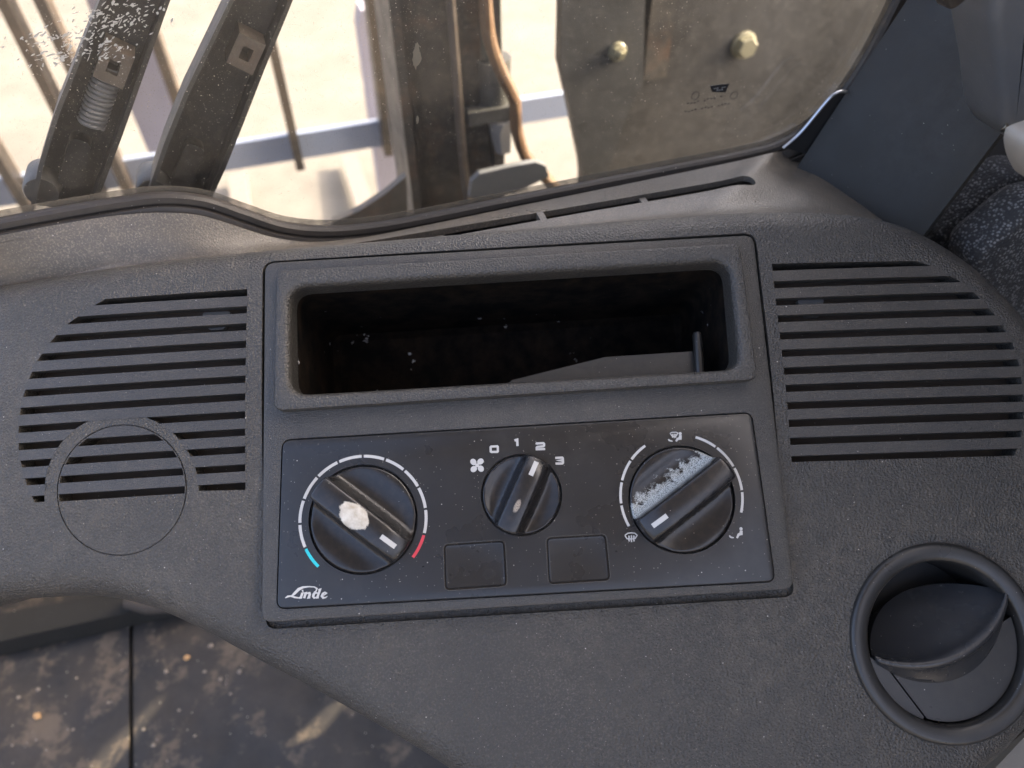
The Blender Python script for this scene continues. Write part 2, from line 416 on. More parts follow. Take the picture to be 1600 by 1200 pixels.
# ================================================================== DASHBOARD
outline = [(-242.67,67.84),(-214.15,71.39),(-187.95,74.27),(-161.51,76.9),(-134.83,78.69),(-104.43,80.32),(-53.58,82.42),(1.55,84.66),(57.46,86.64),(99.84,87.55),(128.15,86.79),(150.64,84.22),(169.99,79.43),(185.92,71.27),(201.14,59.38),(213.11,46.02),(222.55,32.09),(230.7,10.57),(233.92,-23.76),(230.43,-62.95),(223.17,-100.25),(210.25,-122.52),(193.63,-136.87),(177.35,-147.93),(152.24,-159.1),(96.6,-164.8),(35.36,-163.94),(-5.18,-153.36),(-26.3,-140.24),(-40.47,-130.66),(-54.77,-121.23),(-83.71,-103.55),(-108.13,-89.51),(-132.82,-75.08),(-152.71,-65.41),(-170.09,-60.7),(-187.34,-59.4),(-206.92,-59.41),(-233.59,-60.9),(-250.21,-34.31),(-258.23,4.01),(-256.55,46.13)]
out2 = ccw([(p.x, p.y) for p in cat(outline, 4, True)])
dash = thing('dashboard', 'dark grey grained plastic forklift dashboard with slotted speaker grilles', 'dashboard', D(0, -40, -60))
bm = bmesh.new(); RB = 13.; rows = [[Vector((x, y, -32)) for x, y in out2]]
for k in range(8):
    th = math.pi / 2 * k / 7; rows.append([Vector((x, y, -RB + RB * math.sin(th))) for x, y in offset(out2, RB * (1 - math.cos(th)))])
rings(bm, rows)
# pockets behind the grilles
def line(p, q, x): return p[1] + (q[1] - p[1]) * (x - p[0]) / (q[0] - p[0])
SLOT = .065
hole_l = [(-109.08,60.38),(-110.8,-21.42),(-129.13,-20.73),(-129.39,-15.97),(-130.38,-11.26),(-132.1,-6.74),(-134.51,-2.51),(-137.55,1.33),(-141.14,4.67),(-145.19,7.43),(-149.61,9.54),(-154.28,10.94),(-159.08,11.6),(-163.88,11.5),(-168.57,10.65),(-173.03,9.06),(-177.14,6.77),(-180.82,3.86),(-183.96,0.39),(-186.51,-3.55),(-188.38,-7.87),(-189.55,-12.44),(-189.97,-17.16),(-190.02,-21.42),(-193.98,-21.43),(-197.06,-14.23),(-199.0,-7.33),(-200.21,-0.43),(-200.41,6.69),(-199.99,13.57),(-198.8,20.53),(-196.73,27.68),(-193.87,34.71),(-189.32,41.84),(-182.91,49.0),(-172.31,56.34),(-166.73,59.33)]
cc = [(-159.4,-18.47)][0]
ch = [(-106.67,-21.24),(-207.85,-21.82)]
chy = lambda x: ch[0][1] + (ch[1][1] - ch[0][1]) * (x - ch[0][0]) / (ch[1][0] - ch[0][0])
hole_d = [p for p in circle(cc[0], cc[1], 24.9, 120) if p[1] > chy(p[0]) + .15]
k0 = max(range(len(hole_d)), key=lambda q: math.hypot(hole_d[q][0] - hole_d[q - 1][0], hole_d[q][1] - hole_d[q - 1][1]))
hole_d = hole_d[k0:] + hole_d[:k0]
hole_d = [(hole_d[0][0], chy(hole_d[0][0]))] + hole_d + [(hole_d[-1][0], chy(hole_d[-1][0]))]
hole_r = [(109.58,60.33),(109.46,52.47),(109.3,37.51),(109.2,20.65),(109.41,4.18),(109.17,-22.88),(203.58,-25.4),(206.8,-19.5),(209.09,-11.94),(210.32,-4.01),(210.55,4.55),(210.31,13.2),(208.81,20.35),(206.23,27.33),(202.59,34.43),(197.23,41.64),(190.39,48.65),(179.31,55.99),(171.52,58.8)]
panel_c = [[(-102.14,71.45)][0], [(103.46,73.68)][0], [(103.21,-72.49)][0], [(-103.88,-72.5)][0]]
panel_o = rrect(panel_c, 4.5)
vent_c = [(163.56,-97.1)][0]
cut = bmesh.new()
for h in (hole_l, hole_d, hole_r): prism(cut, ccw(h), -13, 20, flat)
prism(cut, offset(panel_o, -.7), -50, 20, flat)
prism(cut, circle(*vent_c, 33.5, 72), -50, 20, flat)
lo_ = sorted(panel_c, key=lambda p: p[1])[:2]; lo_.sort(); hi_ = max(panel_c, key=lambda p: p[0] + p[1])
rec = bmesh.new(); prism(rec, rrect([(lo_[0][0] + .5, lo_[0][1] + 8), (lo_[0][0] - .6, lo_[0][1] - 3.2), (lo_[1][0] + 2.4, lo_[1][1] - 3.6), (lo_[1][0] + 2.4 - 4, lo_[1][1] + 40)], 5), -2.6, 20, flat)
# groove round the blank speaker cap
a = circle(cc[0], cc[1], 25.7, 96); b_ = circle(cc[0], cc[1], 25.25, 96)
bm = boolean(bm, cut, 'DIFFERENCE'); bm = boolean(bm, rec, 'DIFFERENCE')
ring = bmesh.new()
rows = [[Vector((x, y, z)) for x, y in pp] for pp, z in ((a, -.7), (a, 5), (b_, 5), (b_, -.7))]
vs = [[ring.verts.new(p) for p in r] for r in rows]
for q in range(4):
    r0, r1 = vs[q], vs[(q + 1) % 4]
    for i in range(96): ring.faces.new((r0[i], r0[(i + 1) % 96], r1[(i + 1) % 96], r1[i]))
bm = boolean(bm, ring, 'DIFFERENCE')
gridcut(bm, 10, 6); map_body(bm)
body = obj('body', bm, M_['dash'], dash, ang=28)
# grille slats, one object each
def slats(lines, hole, x0, x1):
    """lines: (slot bottom line, next slot top line) as two uv lines"""
    bars = bmesh.new()
    for (p, q, r, s) in lines: prism(bars, ccw([p, q, s, r]), -4.0, .12, flat)
    h = bmesh.new(); prism(h, offset(ccw(hole), -.25), -9, 3, flat)
    res = boolean(bars, h, 'INTERSECT')
    bmesh.ops.remove_doubles(res, verts=res.verts, dist=1e-4)
    seen = set()
    for v in list(res.verts):
        if v in seen: continue
        st = [v]; isl = []
        seen.add(v)
        while st:
            c = st.pop(); isl.append(c)
            for e in c.link_edges:
                o = e.other_vert(c)
                if o not in seen: seen.add(o); st.append(o)
        ids = set(isl); b = bmesh.new(); mp = {c: b.verts.new(c.co) for c in isl}
        for f in res.faces:
            if f.verts[0] in ids:
                try: b.faces.new([mp[c] for c in f.verts])
                except ValueError: pass
        if len(b.faces) < 4: b.free(); continue
        gridcut(b, 12, 0); map_body(b); obj('slat', b, M_['slat'], dash, ang=28)
    res.free()
TL = [155, 235, 315, 397, 478, 560, 643, 727, 808, 890, 975, 1060]
left_lines = [(-210.14,56.46),(-105.57,57.34),(-209.9,52.27),(-105.57,53.13),(-209.72,49.24),(-105.58,50.09),(-209.49,45.08),(-105.58,45.92),(-209.31,42.08),(-105.59,42.91),(-209.07,37.78),(-105.59,38.59),(-208.89,34.8),(-105.59,35.6),(-208.65,30.62),(-105.6,31.4),(-208.49,27.67),(-105.6,28.44),(-208.29,23.44),(-105.63,24.2),(-208.18,20.53),(-105.65,21.27),(-208.04,16.27),(-105.7,17.0),(-207.97,13.39),(-105.75,14.1),(-207.88,9.08),(-105.83,9.78),(-207.84,6.22),(-105.89,6.91),(-207.8,2.2),(-105.98,2.87),(-207.78,-0.64),(-106.05,0.02),(-207.77,-4.72),(-106.16,-4.08),(-207.78,-7.55),(-106.24,-6.91),(-207.79,-11.86),(-106.36,-11.24),(-207.8,-14.68),(-106.45,-14.07),(-207.83,-18.97),(-106.58,-18.38)]
LL = [tuple(left_lines[4 * i:4 * i + 4]) for i in range(11)]
slats(LL, hole_l, 0, 0); slats(LL[7:], hole_d, 0, 0)
right_lines = [(104.16,57.22),(223.82,55.79),(104.45,52.68),(222.92,51.08),(104.09,49.58),(222.41,48.37),(104.23,45.15),(221.55,43.87),(103.87,42.1),(220.96,40.76),(103.94,37.87),(220.18,36.62),(103.6,34.93),(219.57,33.4),(103.9,30.65),(218.74,29.05),(103.54,27.56),(218.17,25.94),(103.87,23.33),(217.44,21.67),(103.54,20.28),(216.93,18.6),(103.89,15.84),(216.28,14.42),(103.58,12.83),(215.83,11.39),(103.82,8.7),(215.19,6.9),(103.54,5.71),(214.78,3.83),(104.12,1.58),(214.22,-0.43),(103.85,-1.39),(213.84,-3.47),(104.28,-5.57),(213.33,-7.61),(104.02,-8.6),(212.96,-10.71),(104.45,-12.98),(212.43,-15.27),(104.21,-15.85),(212.1,-18.11),(104.62,-20.38),(211.58,-22.6)]
slats([tuple(right_lines[4 * i:4 * i + 4]) for i in range(11)], hole_r, 0, 0)
for c in [(-124.12,49.79),(127.16,42.41)]:
    b = bmesh.new(); prism(b, rrect([(c[0] - 6, c[1] + 3.6), (c[0] - 3, c[1] - 4.2), (c[0] + 3.5, c[1] - 4.2), (c[0] + 6, c[1] + 3.6)], 1.5), -12.6, -7, lambda x, y, h: D(x, y, h + wb(x, y))); obj('clip', b, M_['clip'], dash)

for h in (hole_l, hole_d, hole_r):
    b = bmesh.new(); prism(b, offset(ccw(h), -1.0), -14, -9.5, flat); gridcut(b, 12, 12); map_body(b); obj('grille_backing', b, M_['backing'], dash)
# top of the dash, from the crest back to the windscreen seal
crest = cat([(-242.67,67.84),(-214.15,71.39),(-187.95,74.27),(-161.51,76.9),(-134.83,78.97),(-104.43,80.32),(-53.58,82.42),(1.55,84.66),(57.46,86.64),(99.84,87.55),(128.15,86.79),(150.64,84.22),(167.23,80.16),(180.64,74.18)], 1.5)
c3 = [D(p.x, p.y - 2.5, wb(p.x, p.y) - 10.5) for p in crest]
seal_back = [(-283.2,26.5),(-256.4,28.1),(-231.6,28.8),(-211.7,28.5),(-194.3,26.5),(-179.7,22.3),(-168.0,15.3),(-153.4,5.7),(-137.3,-0.9),(-119.7,-3.3),(-101.3,-4.0),(-36.8,-2.3),(32.0,-0.6),(86.6,0.9),(109.1,2.1)]
end_back = [(171.1,180.3),(181.3,167.9),(187.0,147.0),(192.6,124.9),(199.1,104.4)]
b3 = [K(a_, -9, z) for a_, z in seal_back] + [WZ(x, y, 13 - 1.5 * i) for i, (x, y) in enumerate(end_back)]
b3 = cat(b3, .0015)
def resample(P, n):
    L = [0]
    for a, b in zip(P, P[1:]): L.append(L[-1] + (b - a).length)
    out = []; j = 0
    for i in range(n):
        t = L[-1] * i / (n - 1)
        while j < len(P) - 2 and L[j + 1] < t: j += 1
        k = (t - L[j]) / max(L[j + 1] - L[j], 1e-9); out.append(P[j].lerp(P[j + 1], min(max(k, 0), 1)))
    return out
NC = 150
cA = resample(c3, NC); cB = resample(b3, NC)
rows = []
for k in range(15):
    t = k / 14; r = []
    for p, q in zip(cA, cB):
        s = 1 - (1 - t) ** 1.15
        x = p.lerp(q, t); x.z = p.z + (q.z - p.z) * s - .0034 * math.exp(-((t - .24) / .15) ** 2) * min(t * 12, 1); r.append(x)
    rows.append(r)
rows.append([p + Vector((0, .004, -.006)) for p in rows[-1]]); rows.append([p + Vector((0, .0, -.03)) for p in rows[-1]])
bm = bmesh.new(); nr = len(rows); top = [[bm.verts.new(p) for p in r] for r in rows]; bot = [[bm.verts.new(p + Vector((0, -.0012, -.0028))) for p in r] for r in rows]
for j in range(nr - 1):
    for i in range(NC - 1):
        bm.faces.new((top[j][i], top[j][i + 1], top[j + 1][i + 1], top[j + 1][i])); bm.faces.new((bot[j][i], bot[j + 1][i], bot[j + 1][i + 1], bot[j][i + 1]))
for i in range(NC - 1):
    bm.faces.new((top[0][i], bot[0][i], bot[0][i + 1], top[0][i + 1])); bm.faces.new((top[-1][i], top[-1][i + 1], bot[-1][i + 1], bot[-1][i]))
for j in range(nr - 1):
    bm.faces.new((top[j][0], top[j + 1][0], bot[j + 1][0], bot[j][0])); bm.faces.new((top[j][-1], bot[j][-1], bot[j + 1][-1], top[j + 1][-1]))
# long demister slot
slot = [(-83.7,82.8),(-29.6,89.9),(18.0,100.3),(68.2,111.8),(97.5,117.5),(114.1,120.9),(124.6,124.2)]
sa = Vector((*slot[0], 0)); sb = Vector((*slot[-1], 0)); sdv = (sb - sa).normalized(); snv = Vector((-sdv.y, sdv.x, 0))
hw = 5.
pl = []
Ls = (sb - sa).length
for i in range(13):
    t = -90 + 180 * i / 12; pl.append(sb - sdv * hw + (sdv * math.cos(math.radians(t)) + snv * math.sin(math.radians(t))) * hw)
for i in range(13):
    t = 90 + 180 * i / 12; pl.append(sa + (sdv * math.cos(math.radians(t)) + snv * math.sin(math.radians(t))) * hw)
c = bmesh.new(); prism(c, [(p.x, p.y) for p in pl], -60, 120, WZ)
bm = boolean(bm, c, 'DIFFERENCE')
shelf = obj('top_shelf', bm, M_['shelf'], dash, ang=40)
c = bmesh.new(); prism(c, offset(ccw([(p.x, p.y) for p in pl]), -2), 9, 13, WZ); obj('duct', c, M_['black'], dash)
def shelf_z(x, y):
    """height of the shelf under a point, mm"""
    me = shelf.data; best = None
    org = Vector(dash.location)
    for v in me.vertices:
        d = (v.co.x + org.x - x * .001) ** 2 + (v.co.y + org.y - y * .001) ** 2
        if best is None or d - .00001 * v.co.z < best[0]: best = (d - .00001 * v.co.z, v.co.z + org.z - GZ)
    return best[1] * 1000
for px, py in [(-29.6,89.9),(17.6,99.8),(68.8,111.7)]:
    z = shelf_z(px, py); p = Vector((px, py, 0)); b = bmesh.new()
    q = [p - sdv * 1.6 - snv * 6, p + sdv * 1.6 - snv * 6, p + sdv * 1.6 + snv * 6, p - sdv * 1.6 + snv * 6]
    prism(b, [(k.x, k.y) for k in q], z - 6, z - .8, WZ); bevel(b, .0006); obj('slot_rib', b, M_['shelf'], dash)

# ================================================================== CONTROL PANEL
def W0(u, v): return -1. - .6 * min(max((60 - v) / 130, 0), 1)        # front of the panel frame
panel = thing('control_panel', 'heater control panel with three rotary knobs set in a raised frame', 'control panel', D(0, -72, -8))
tray_o = rrect([(-96.61,66.79),(96.16,69.12),(96.15,10.38),(-97.17,8.24)], 4.)
plate_o = rrect([(-95.04,-2.98),(93.61,-2.39),(95.39,-68.85),(-97.67,-67.33)], 3.2)
bm = bmesh.new(); o1 = panel_o
rows = [[Vector((x, y, -16)) for x, y in o1], [Vector((x, y, W0(x, y) - 1.0)) for x, y in o1], [Vector((x, y, W0(x, y) - .3)) for x, y in offset(o1, .3)], [Vector((x, y, W0(x, y))) for x, y in offset(o1, 1.0)]]
rings(bm, rows)
c = bmesh.new()
prism(c, offset(plate_o, -.55), -3.2, 8, flat); prism(c, offset(rrect([(-96.61,66.79),(96.16,69.12),(96.15,10.38),(-97.17,8.24)], 9), 4), -30, 8, flat)
bm = boolean(bm, c, 'DIFFERENCE')
for v in bm.verts: v.co = D(*v.co)
obj('panel_frame', bm, M_['frame'], panel, ang=25)
# face plate with holes for knobs and blanks
KN = [([(-63.94,-35.58)][0], 20.7, -39.7, 'knob_worn'), ([(-1.62,-29.78)][0], 15.5, 62.5, 'knob_spot'), ([(61.73,-35.21)][0], 20.8, 213.3, 'knob_chalk')]
BL = [rrect([(-33.25,-46.97),(-9.17,-46.81),(-9.18,-64.41),(-33.4,-64.61)], 2.2), rrect([(6.88,-46.78),(30.55,-46.83),(30.87,-64.68),(6.68,-64.78)], 2.2)]
bm = bmesh.new()
rows = [[Vector((x, y, -3.3)) for x, y in plate_o], [Vector((x, y, -.9)) for x, y in plate_o], [Vector((x, y, -.25)) for x, y in offset(plate_o, .3)], [Vector((x, y, .0)) for x, y in offset(plate_o, 1.)]]
rings(bm, rows)
c = bmesh.new()
for (kc, kr, ka, km) in KN: prism(c, circle(*kc, kr + .55, 72), -8, 8, flat)
for b_ in BL: prism(c, b_, -8, 8, flat)
bm = boolean(bm, c, 'DIFFERENCE')
for v in bm.verts: v.co = D(*v.co)
plate = obj('face_plate', bm, M_['plate'], panel, ang=25)
for b_ in BL:
    b = bmesh.new(); prism(b, offset(b_, -.25), -4.4, -.75, D); obj('gap_dust', b, M_['backing'], panel)
    b = bmesh.new(); i1 = offset(b_, .5)
    rows = [[D(x, y, -4) for x, y in i1], [D(x, y, -.25) for x, y in i1], [D(x, y, .02) for x, y in offset(i1, .35)], [D(x, y, -.08) for x, y in offset(i1, 1.0)]]
    rings(b, rows); obj('blank_cover', b, M_['plate'], panel, ang=20)
    b = bmesh.new(); ro = offset(b_, -.28); ri = offset(b_, .02)      # raised lip round the opening
    n = len(ro); vs = [[b.verts.new(D(x, y, z)) for x, y in P] for P, z in ((ro, -.2), (ro, .22), (ri, .22), (ri, -.5))]
    for q in range(3):
        for i in range(n): b.faces.new((vs[q][i], vs[q][(i + 1) % n], vs[q + 1][(i + 1) % n], vs[q + 1][i]))
    obj('blank_rim', b, M_['frame'], panel)
b = bmesh.new(); prism(b, offset(plate_o, 6), -14, -9, D); obj('backing', b, M_['black'], panel)
# knobs
def knob(kc, R, angle, mat):
    HW = 5.0 if R > 18 else 4.4; TOPH = 11.5 if R > 18 else 9.5
    ys = []
    y = -R + .02
    marks = sorted(set([-HW - 3.4, -HW - 2.6, -HW - 1.8, -HW - 1.1, -HW - .6, -HW - .35, -HW - .1, -HW + .15, -HW + .5, -HW + .9, -HW + 1.6, 0, HW + 3.4, HW + 2.6, HW + 1.8, HW + 1.1, HW + .6, HW + .35, HW + .1, HW - .15, HW - .5, HW - .9, HW - 1.6] + [R * math.sin(math.radians(a)) for a in (-89, -84, -78, -71, -63, -55, -47, -40, 40, 47, 55, 63, 71, 78, 84, 89)] + [-3, -2, -1, 1, 2, 3]))
    def h(x, y):
        r = math.hypot(x, y); ay = abs(y)
        dish = -1.6 * max(0, 1 - ((ay - HW - 5.5) / 6.5) ** 2) * (1 - (r / R) ** 6) + .2
        edge = -.5 * max(0, (r - (R - 1.)) / 1.) ** 2
        lo = dish + edge
        # grip: flat top, steep flanks, a fillet at the foot; slopes down towards the pointer end
        t = TOPH - 1.2 * (x / R) ** 2 - (2.2 * max(0, (x / R - .45) / .55) ** 2) - .8 * (y / HW) ** 2
        if ay <= HW - .9: g = t
        elif ay <= HW: g = t - .9 * ((ay - HW + .9) / .9) ** 2
        elif ay <= HW + .6: g = t - .9 + (lo + 2.4 - t + .9) * ((ay - HW) / .6)
        elif ay <= HW + 3.4: k = (ay - HW - .6) / 2.8; g = lo + 2.4 * (1 - k) ** 2
        else: g = lo
        e = max(0, (r - (R - .8)) / .8)
        return max(g, lo) - .5 * e * e
    ca, sa_ = math.cos(math.radians(angle)), math.sin(math.radians(angle))
    bm = bmesh.new(); lay = bm.verts.layers.float_vector.new('loc')
    MX = 30; grid = []
    def mk(x, y, z):
        v = bm.verts.new(D(kc[0] + x * ca - y * sa_, kc[1] + x * sa_ + y * ca, z)); v[lay] = (x, y, z); return v
    for y in marks:
        if abs(y) >= R: continue
        hx = math.sqrt(R * R - y * y); row = []
        for i in range(MX + 1):
            c_ = -math.cos(math.pi * i / MX); x = hx * c_; row.append(mk(x, y, h(x, y)))
        grid.append(row)
    for r0, r1 in zip(grid, grid[1:]):
        for i in range(MX): bm.faces.new((r0[i], r0[i + 1], r1[i + 1], r1[i]))
    loop = grid[0] + [r[-1] for r in grid[1:-1]] + grid[-1][::-1] + [r[0] for r in grid[1:-1]][::-1]
    low = [mk(v[lay].x, v[lay].y, -5.5) for v in loop]
    for i in range(len(loop)): bm.faces.new((loop[i], low[i], low[(i + 1) % len(loop)], loop[(i + 1) % len(loop)]))
    bm.faces.new(low)
    ko = obj('knob', bm, M_[mat], panel, ang=38)
    # white pointer mark let into the grip
    x0, x1 = (R * .52, R * .84) if R > 18 else (R * .50, R * .88); hw = .95
    b = bmesh.new(); n = 5
    up = [[b.verts.new(D(kc[0] + x * ca - y * sa_, kc[1] + x * sa_ + y * ca, h(x, y) + dz)) for x in [x0 + (x1 - x0) * i / n for i in range(n + 1)]] for y, dz in ((-hw, -.3), (-hw, .12), (hw, .12), (hw, -.3))]
    for q in range(3):
        for i in range(n): b.faces.new((up[q][i], up[q][i + 1], up[q + 1][i + 1], up[q + 1][i]))
    for i in (0, n): b.faces.new([up[q][i] for q in range(4)])
    obj('pointer_mark', b, M_['white'], ko)
    return ko
for k_ in KN: knob(*k_)
# printed scales
def arc_marks(c, r, bounds, width, cols):
    for i, (a0, a1) in enumerate(zip(bounds, bounds[1:])):
        s = 1. if a0 > a1 else -1.
        b = bmesh.new(); pts = [(c[0] + r * math.cos(math.radians(t)), c[1] + r * math.sin(math.radians(t))) for t in [a0 - s + (a1 - a0 + 2 * s) * j / 8 for j in range(9)]]
        ribbon(b, pts, width, -.02); obj('scale_mark', b, M_[cols.get(i, 'white')], plate, smooth=False)
arc_marks(KN[0][0], 24.5, [225, 203.5, 181, 159, 135, 112, 89, 68, 47.5, 27, 5.8, -17, -41], 1.15, {0: 'cyan', 11: 'red'})
rc = [(61.72,-33.96)][0]
arc_marks(rc, 24.3, [206.5, 184.5, 163, 141, 120.5], 1.0, {})
arc_marks(rc, 24.3, [-19.7, 1.2, 24.6, 49.4, 72], 1.0, {})
def strokes(name, lst, closed=()):
    b = bmesh.new()
    for i, (pts, wd) in enumerate(lst): ribbon(b, pts, wd, -.02 + .004 * i, closed=i in closed)
    obj(name, b, M_['white'], plate, smooth=False)
dg0 = [(-12.56,-10.13),(-10.18,-10.14),(-9.95,-10.39),(-9.99,-12.06),(-10.24,-12.34),(-12.56,-12.27),(-12.84,-12.02),(-12.81,-10.35)]
strokes('digit', [(dg0, .88)], (0,))
dg1 = [(-3.14,-8.21),(-2.05,-7.97),(-2.08,-10.48)]
strokes('digit', [(dg1, .95)])
dg2 = [(5.51,-10.31),(5.66,-9.9),(8.29,-9.93),(8.57,-10.24),(8.53,-10.9),(8.21,-11.18),(5.81,-11.28),(5.56,-11.51),(5.51,-12.22),(8.85,-12.29)]
strokes('digit', [(dg2, .88)])
dg3 = [(12.66,-16.08),(15.4,-16.12),(15.68,-16.43),(15.64,-16.96),(15.21,-17.18),(13.66,-17.15),(15.2,-17.26),(15.66,-17.56),(15.62,-18.15),(15.3,-18.43),(12.62,-18.33)]
strokes('digit', [(dg3, .88)])
fc = [(-18.53,-17.22)][0]
b = bmesh.new()
for k in range(4):
    t = math.radians(35 + 90 * k); pts = []
    for j in range(16):
        a = 2 * math.pi * j / 16; x = 1.95 + 1.35 * math.cos(a); y = .35 + 1.15 * math.sin(a); pts.append((fc[0] + x * math.cos(t) - y * math.sin(t), fc[1] + x * math.sin(t) + y * math.cos(t)))
    prism(b, pts, -.02, .1 + .004 * k, D)
prism(b, circle(fc[0], fc[1], .75, 12), -.02, .12, D)
obj('fan_symbol', b, M_['white'], plate, smooth=False)
def icon(name, L):
    strokes(name, [(p, w_) for p, w_ in L])
Q = [(37.92,-47.88),(39.06,-47.15),(40.46,-47.05),(41.83,-47.25),(42.71,-48.11),(41.85,-49.29),(41.45,-49.45),(38.94,-49.3),(38.57,-49.16),(37.92,-47.88)]
Q2 = [[(39.42,-50.32),(39.26,-49.2),(39.57,-48.6),(39.36,-48.09)], [(40.34,-50.62),(40.2,-49.38),(40.51,-48.72),(40.38,-48.03)], [(41.31,-50.43),(41.21,-49.31),(41.45,-48.71),(41.31,-48.15)]]
icon('defrost_symbol', [(Q, .42)] + [(p, .5) for p in Q2])
Q = [(59.5,-8.82),(60.32,-8.48),(61.94,-8.51),(62.68,-8.87),(62.0,-9.87),(61.72,-10.11),(60.42,-10.1),(60.06,-9.82),(59.5,-8.82)]
Q2 = [[(60.36,-10.68),(60.33,-9.65),(60.45,-9.14)], [(61.0,-10.85),(61.03,-9.81),(61.16,-9.11)], [(61.59,-10.75),(61.69,-9.72),(61.8,-9.21)]]
body_px = [[(63.56,-9.83),(63.37,-11.11),(62.25,-11.3),(61.58,-12.23)], [(58.57,-11.16),(58.91,-11.7),(59.6,-11.93),(60.23,-12.09)]]
def seated(name, extra, bp, head):
    b = bmesh.new(); i = 0
    for p, w_ in extra: ribbon(b, p, w_, -.02 + .004 * i); i += 1
    ribbon(b, bp[0], [1.1, 1.2, .9, .7], -.02 + .004 * i); ribbon(b, bp[1], [.5, .6, .55, .3], -.016 + .004 * i)
    prism(b, circle(*head, .62, 12), -.02, .14, D)
    obj(name, b, M_['white'], plate, smooth=False)
seated('airflow_symbol', [(Q, .36)] + [(p, .42) for p in Q2], body_px, [(63.56,-9.18)][0])
body_px = [[(83.97,-48.76),(83.83,-49.99),(82.78,-50.24),(82.0,-51.55)], [(79.07,-50.39),(79.45,-50.97),(80.12,-51.25),(80.82,-51.3)]]
seated('airflow_symbol', [], body_px, [(83.98,-48.07)][0])
# maker's script at the lower left corner of the plate
LG = [([(-94.29,-63.6),(-93.44,-63.09),(-92.14,-62.98),(-90.66,-63.57),(-89.24,-63.85),(-88.71,-63.5)], [0.26, 0.69, 0.53, 0.63, 0.42, 0.16]),
      ([(-92.15,-63.29),(-90.64,-61.99),(-89.2,-60.68),(-87.57,-60.02),(-85.29,-59.9),(-83.22,-60.15),(-82.19,-60.85),(-82.59,-61.72),(-83.5,-62.17)], [0.48, 1.0, 1.1, 0.79, 0.48, 0.42, 0.53, 0.48, 0.16]),
      ([(-88.31,-62.2),(-87.79,-62.23),(-88.46,-63.9),(-87.94,-64.06)], [0.37, 0.89, 0.89, 0.26]),
      ([(-87.91,-61.39),(-87.45,-61.23)], .8),
      ([(-87.14,-62.2),(-86.49,-62.18),(-87.16,-64.1)], [0.37, 0.84, 0.89]),
      ([(-86.83,-62.98),(-85.97,-62.34),(-85.13,-62.26),(-84.94,-62.78),(-85.48,-64.08),(-84.83,-64.18)], [0.26, 0.48, 0.79, 0.89, 0.89, 0.26]),
      ([(-81.76,-62.66),(-82.66,-62.29),(-83.45,-62.75),(-83.72,-63.62),(-83.27,-64.28),(-82.3,-63.96)], [0.31, 0.63, 0.89, 0.89, 0.63, 0.31]),
      ([(-81.67,-61.2),(-81.02,-61.18),(-82.17,-64.22),(-81.59,-64.38)], [0.37, 0.79, 0.89, 0.26]),
      ([(-80.41,-63.63),(-79.36,-63.31),(-78.64,-62.79),(-79.22,-62.43),(-80.01,-62.83),(-80.41,-63.69),(-79.9,-64.42),(-78.99,-64.35),(-78.27,-63.89)], [0.26, 0.37, 0.48, 0.58, 0.74, 0.89, 0.74, 0.48, 0.21])]
strokes('maker_script', LG)

# ================================================================== STORAGE POCKET
tray = thing('storage_pocket', 'open oblong black storage pocket with dusty rim above the knobs', 'storage pocket', D(0, 15, -60))
def wt(u, v): return 2.0 + 2.6 * min(max((62 - v) / 50, 0), 1)
tin = rrect([(-91.23,59.46),(90.77,61.84),(89.62,15.22),(-90.85,14.3)], 7.5)
def lerp_o(a, b, t): return [(x0 + (x1 - x0) * t, y0 + (y1 - y0) * t) for (x0, y0), (x1, y1) in zip(a, b)]
bm = bmesh.new(); rows = []
for o_, dz, f in ((tray_o, None, -8), (tray_o, -1.0, 0), (offset(tray_o, .35), -.3, 0), (offset(tray_o, 1.1), 0, 0)):
    rows.append([D(x, y, f if dz is None else wt(x, y) + dz) for x, y in o_])
ins = offset(tin, -2.2)
rows.append([D(x, y, wt(x, y)) for x, y in ins])
for k in range(1, 6):
    t = math.pi / 2 * k / 5; rows.append([D(x, y, wt(x, y) - 3.6 * (1 - math.cos(t))) for x, y in offset(tin, -2.2 + 2.4 * math.sin(t))])
rows.append([D(x, y, -8) for x, y in offset(tin, .5)])
rings(bm, rows, False, False)
obj('rim', bm, M_['pocket'], tray, ang=30)
b = bmesh.new(); rows = [[D(x, y, -7) for x, y in offset(tin, .45)], [D(x, y, -30) for x, y in offset(tin, 1.)], [D(x, y, -74) for x, y in offset(tin, 2.2)], [D(x, y, -78) for x, y in offset(tin, 5)]]
rings(b, rows, False, True); bmesh.ops.recalc_face_normals(b, faces=b.faces); bmesh.ops.reverse_faces(b, faces=b.faces)
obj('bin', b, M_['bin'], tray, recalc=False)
dv = [(-10.6,13.65),(-1.97,19.89),(38.94,27.88),(77.54,28.4),(78.71,12.14)]
b = bmesh.new(); prism(b, dv, -22, -20, D); bevel(b, .0004); obj('divider', b, M_['bin2'], tray)
pg = [(79.79,36.42),(79.14,13.45)]
b = bmesh.new(); p0 = D(*pg[0], -18); p1 = D(*pg[1], -18); tube(b, [p0, p0.lerp(p1, .06), p1], [.0014, .0021, .0022], 14); obj('peg', b, M_['vent'], tray)

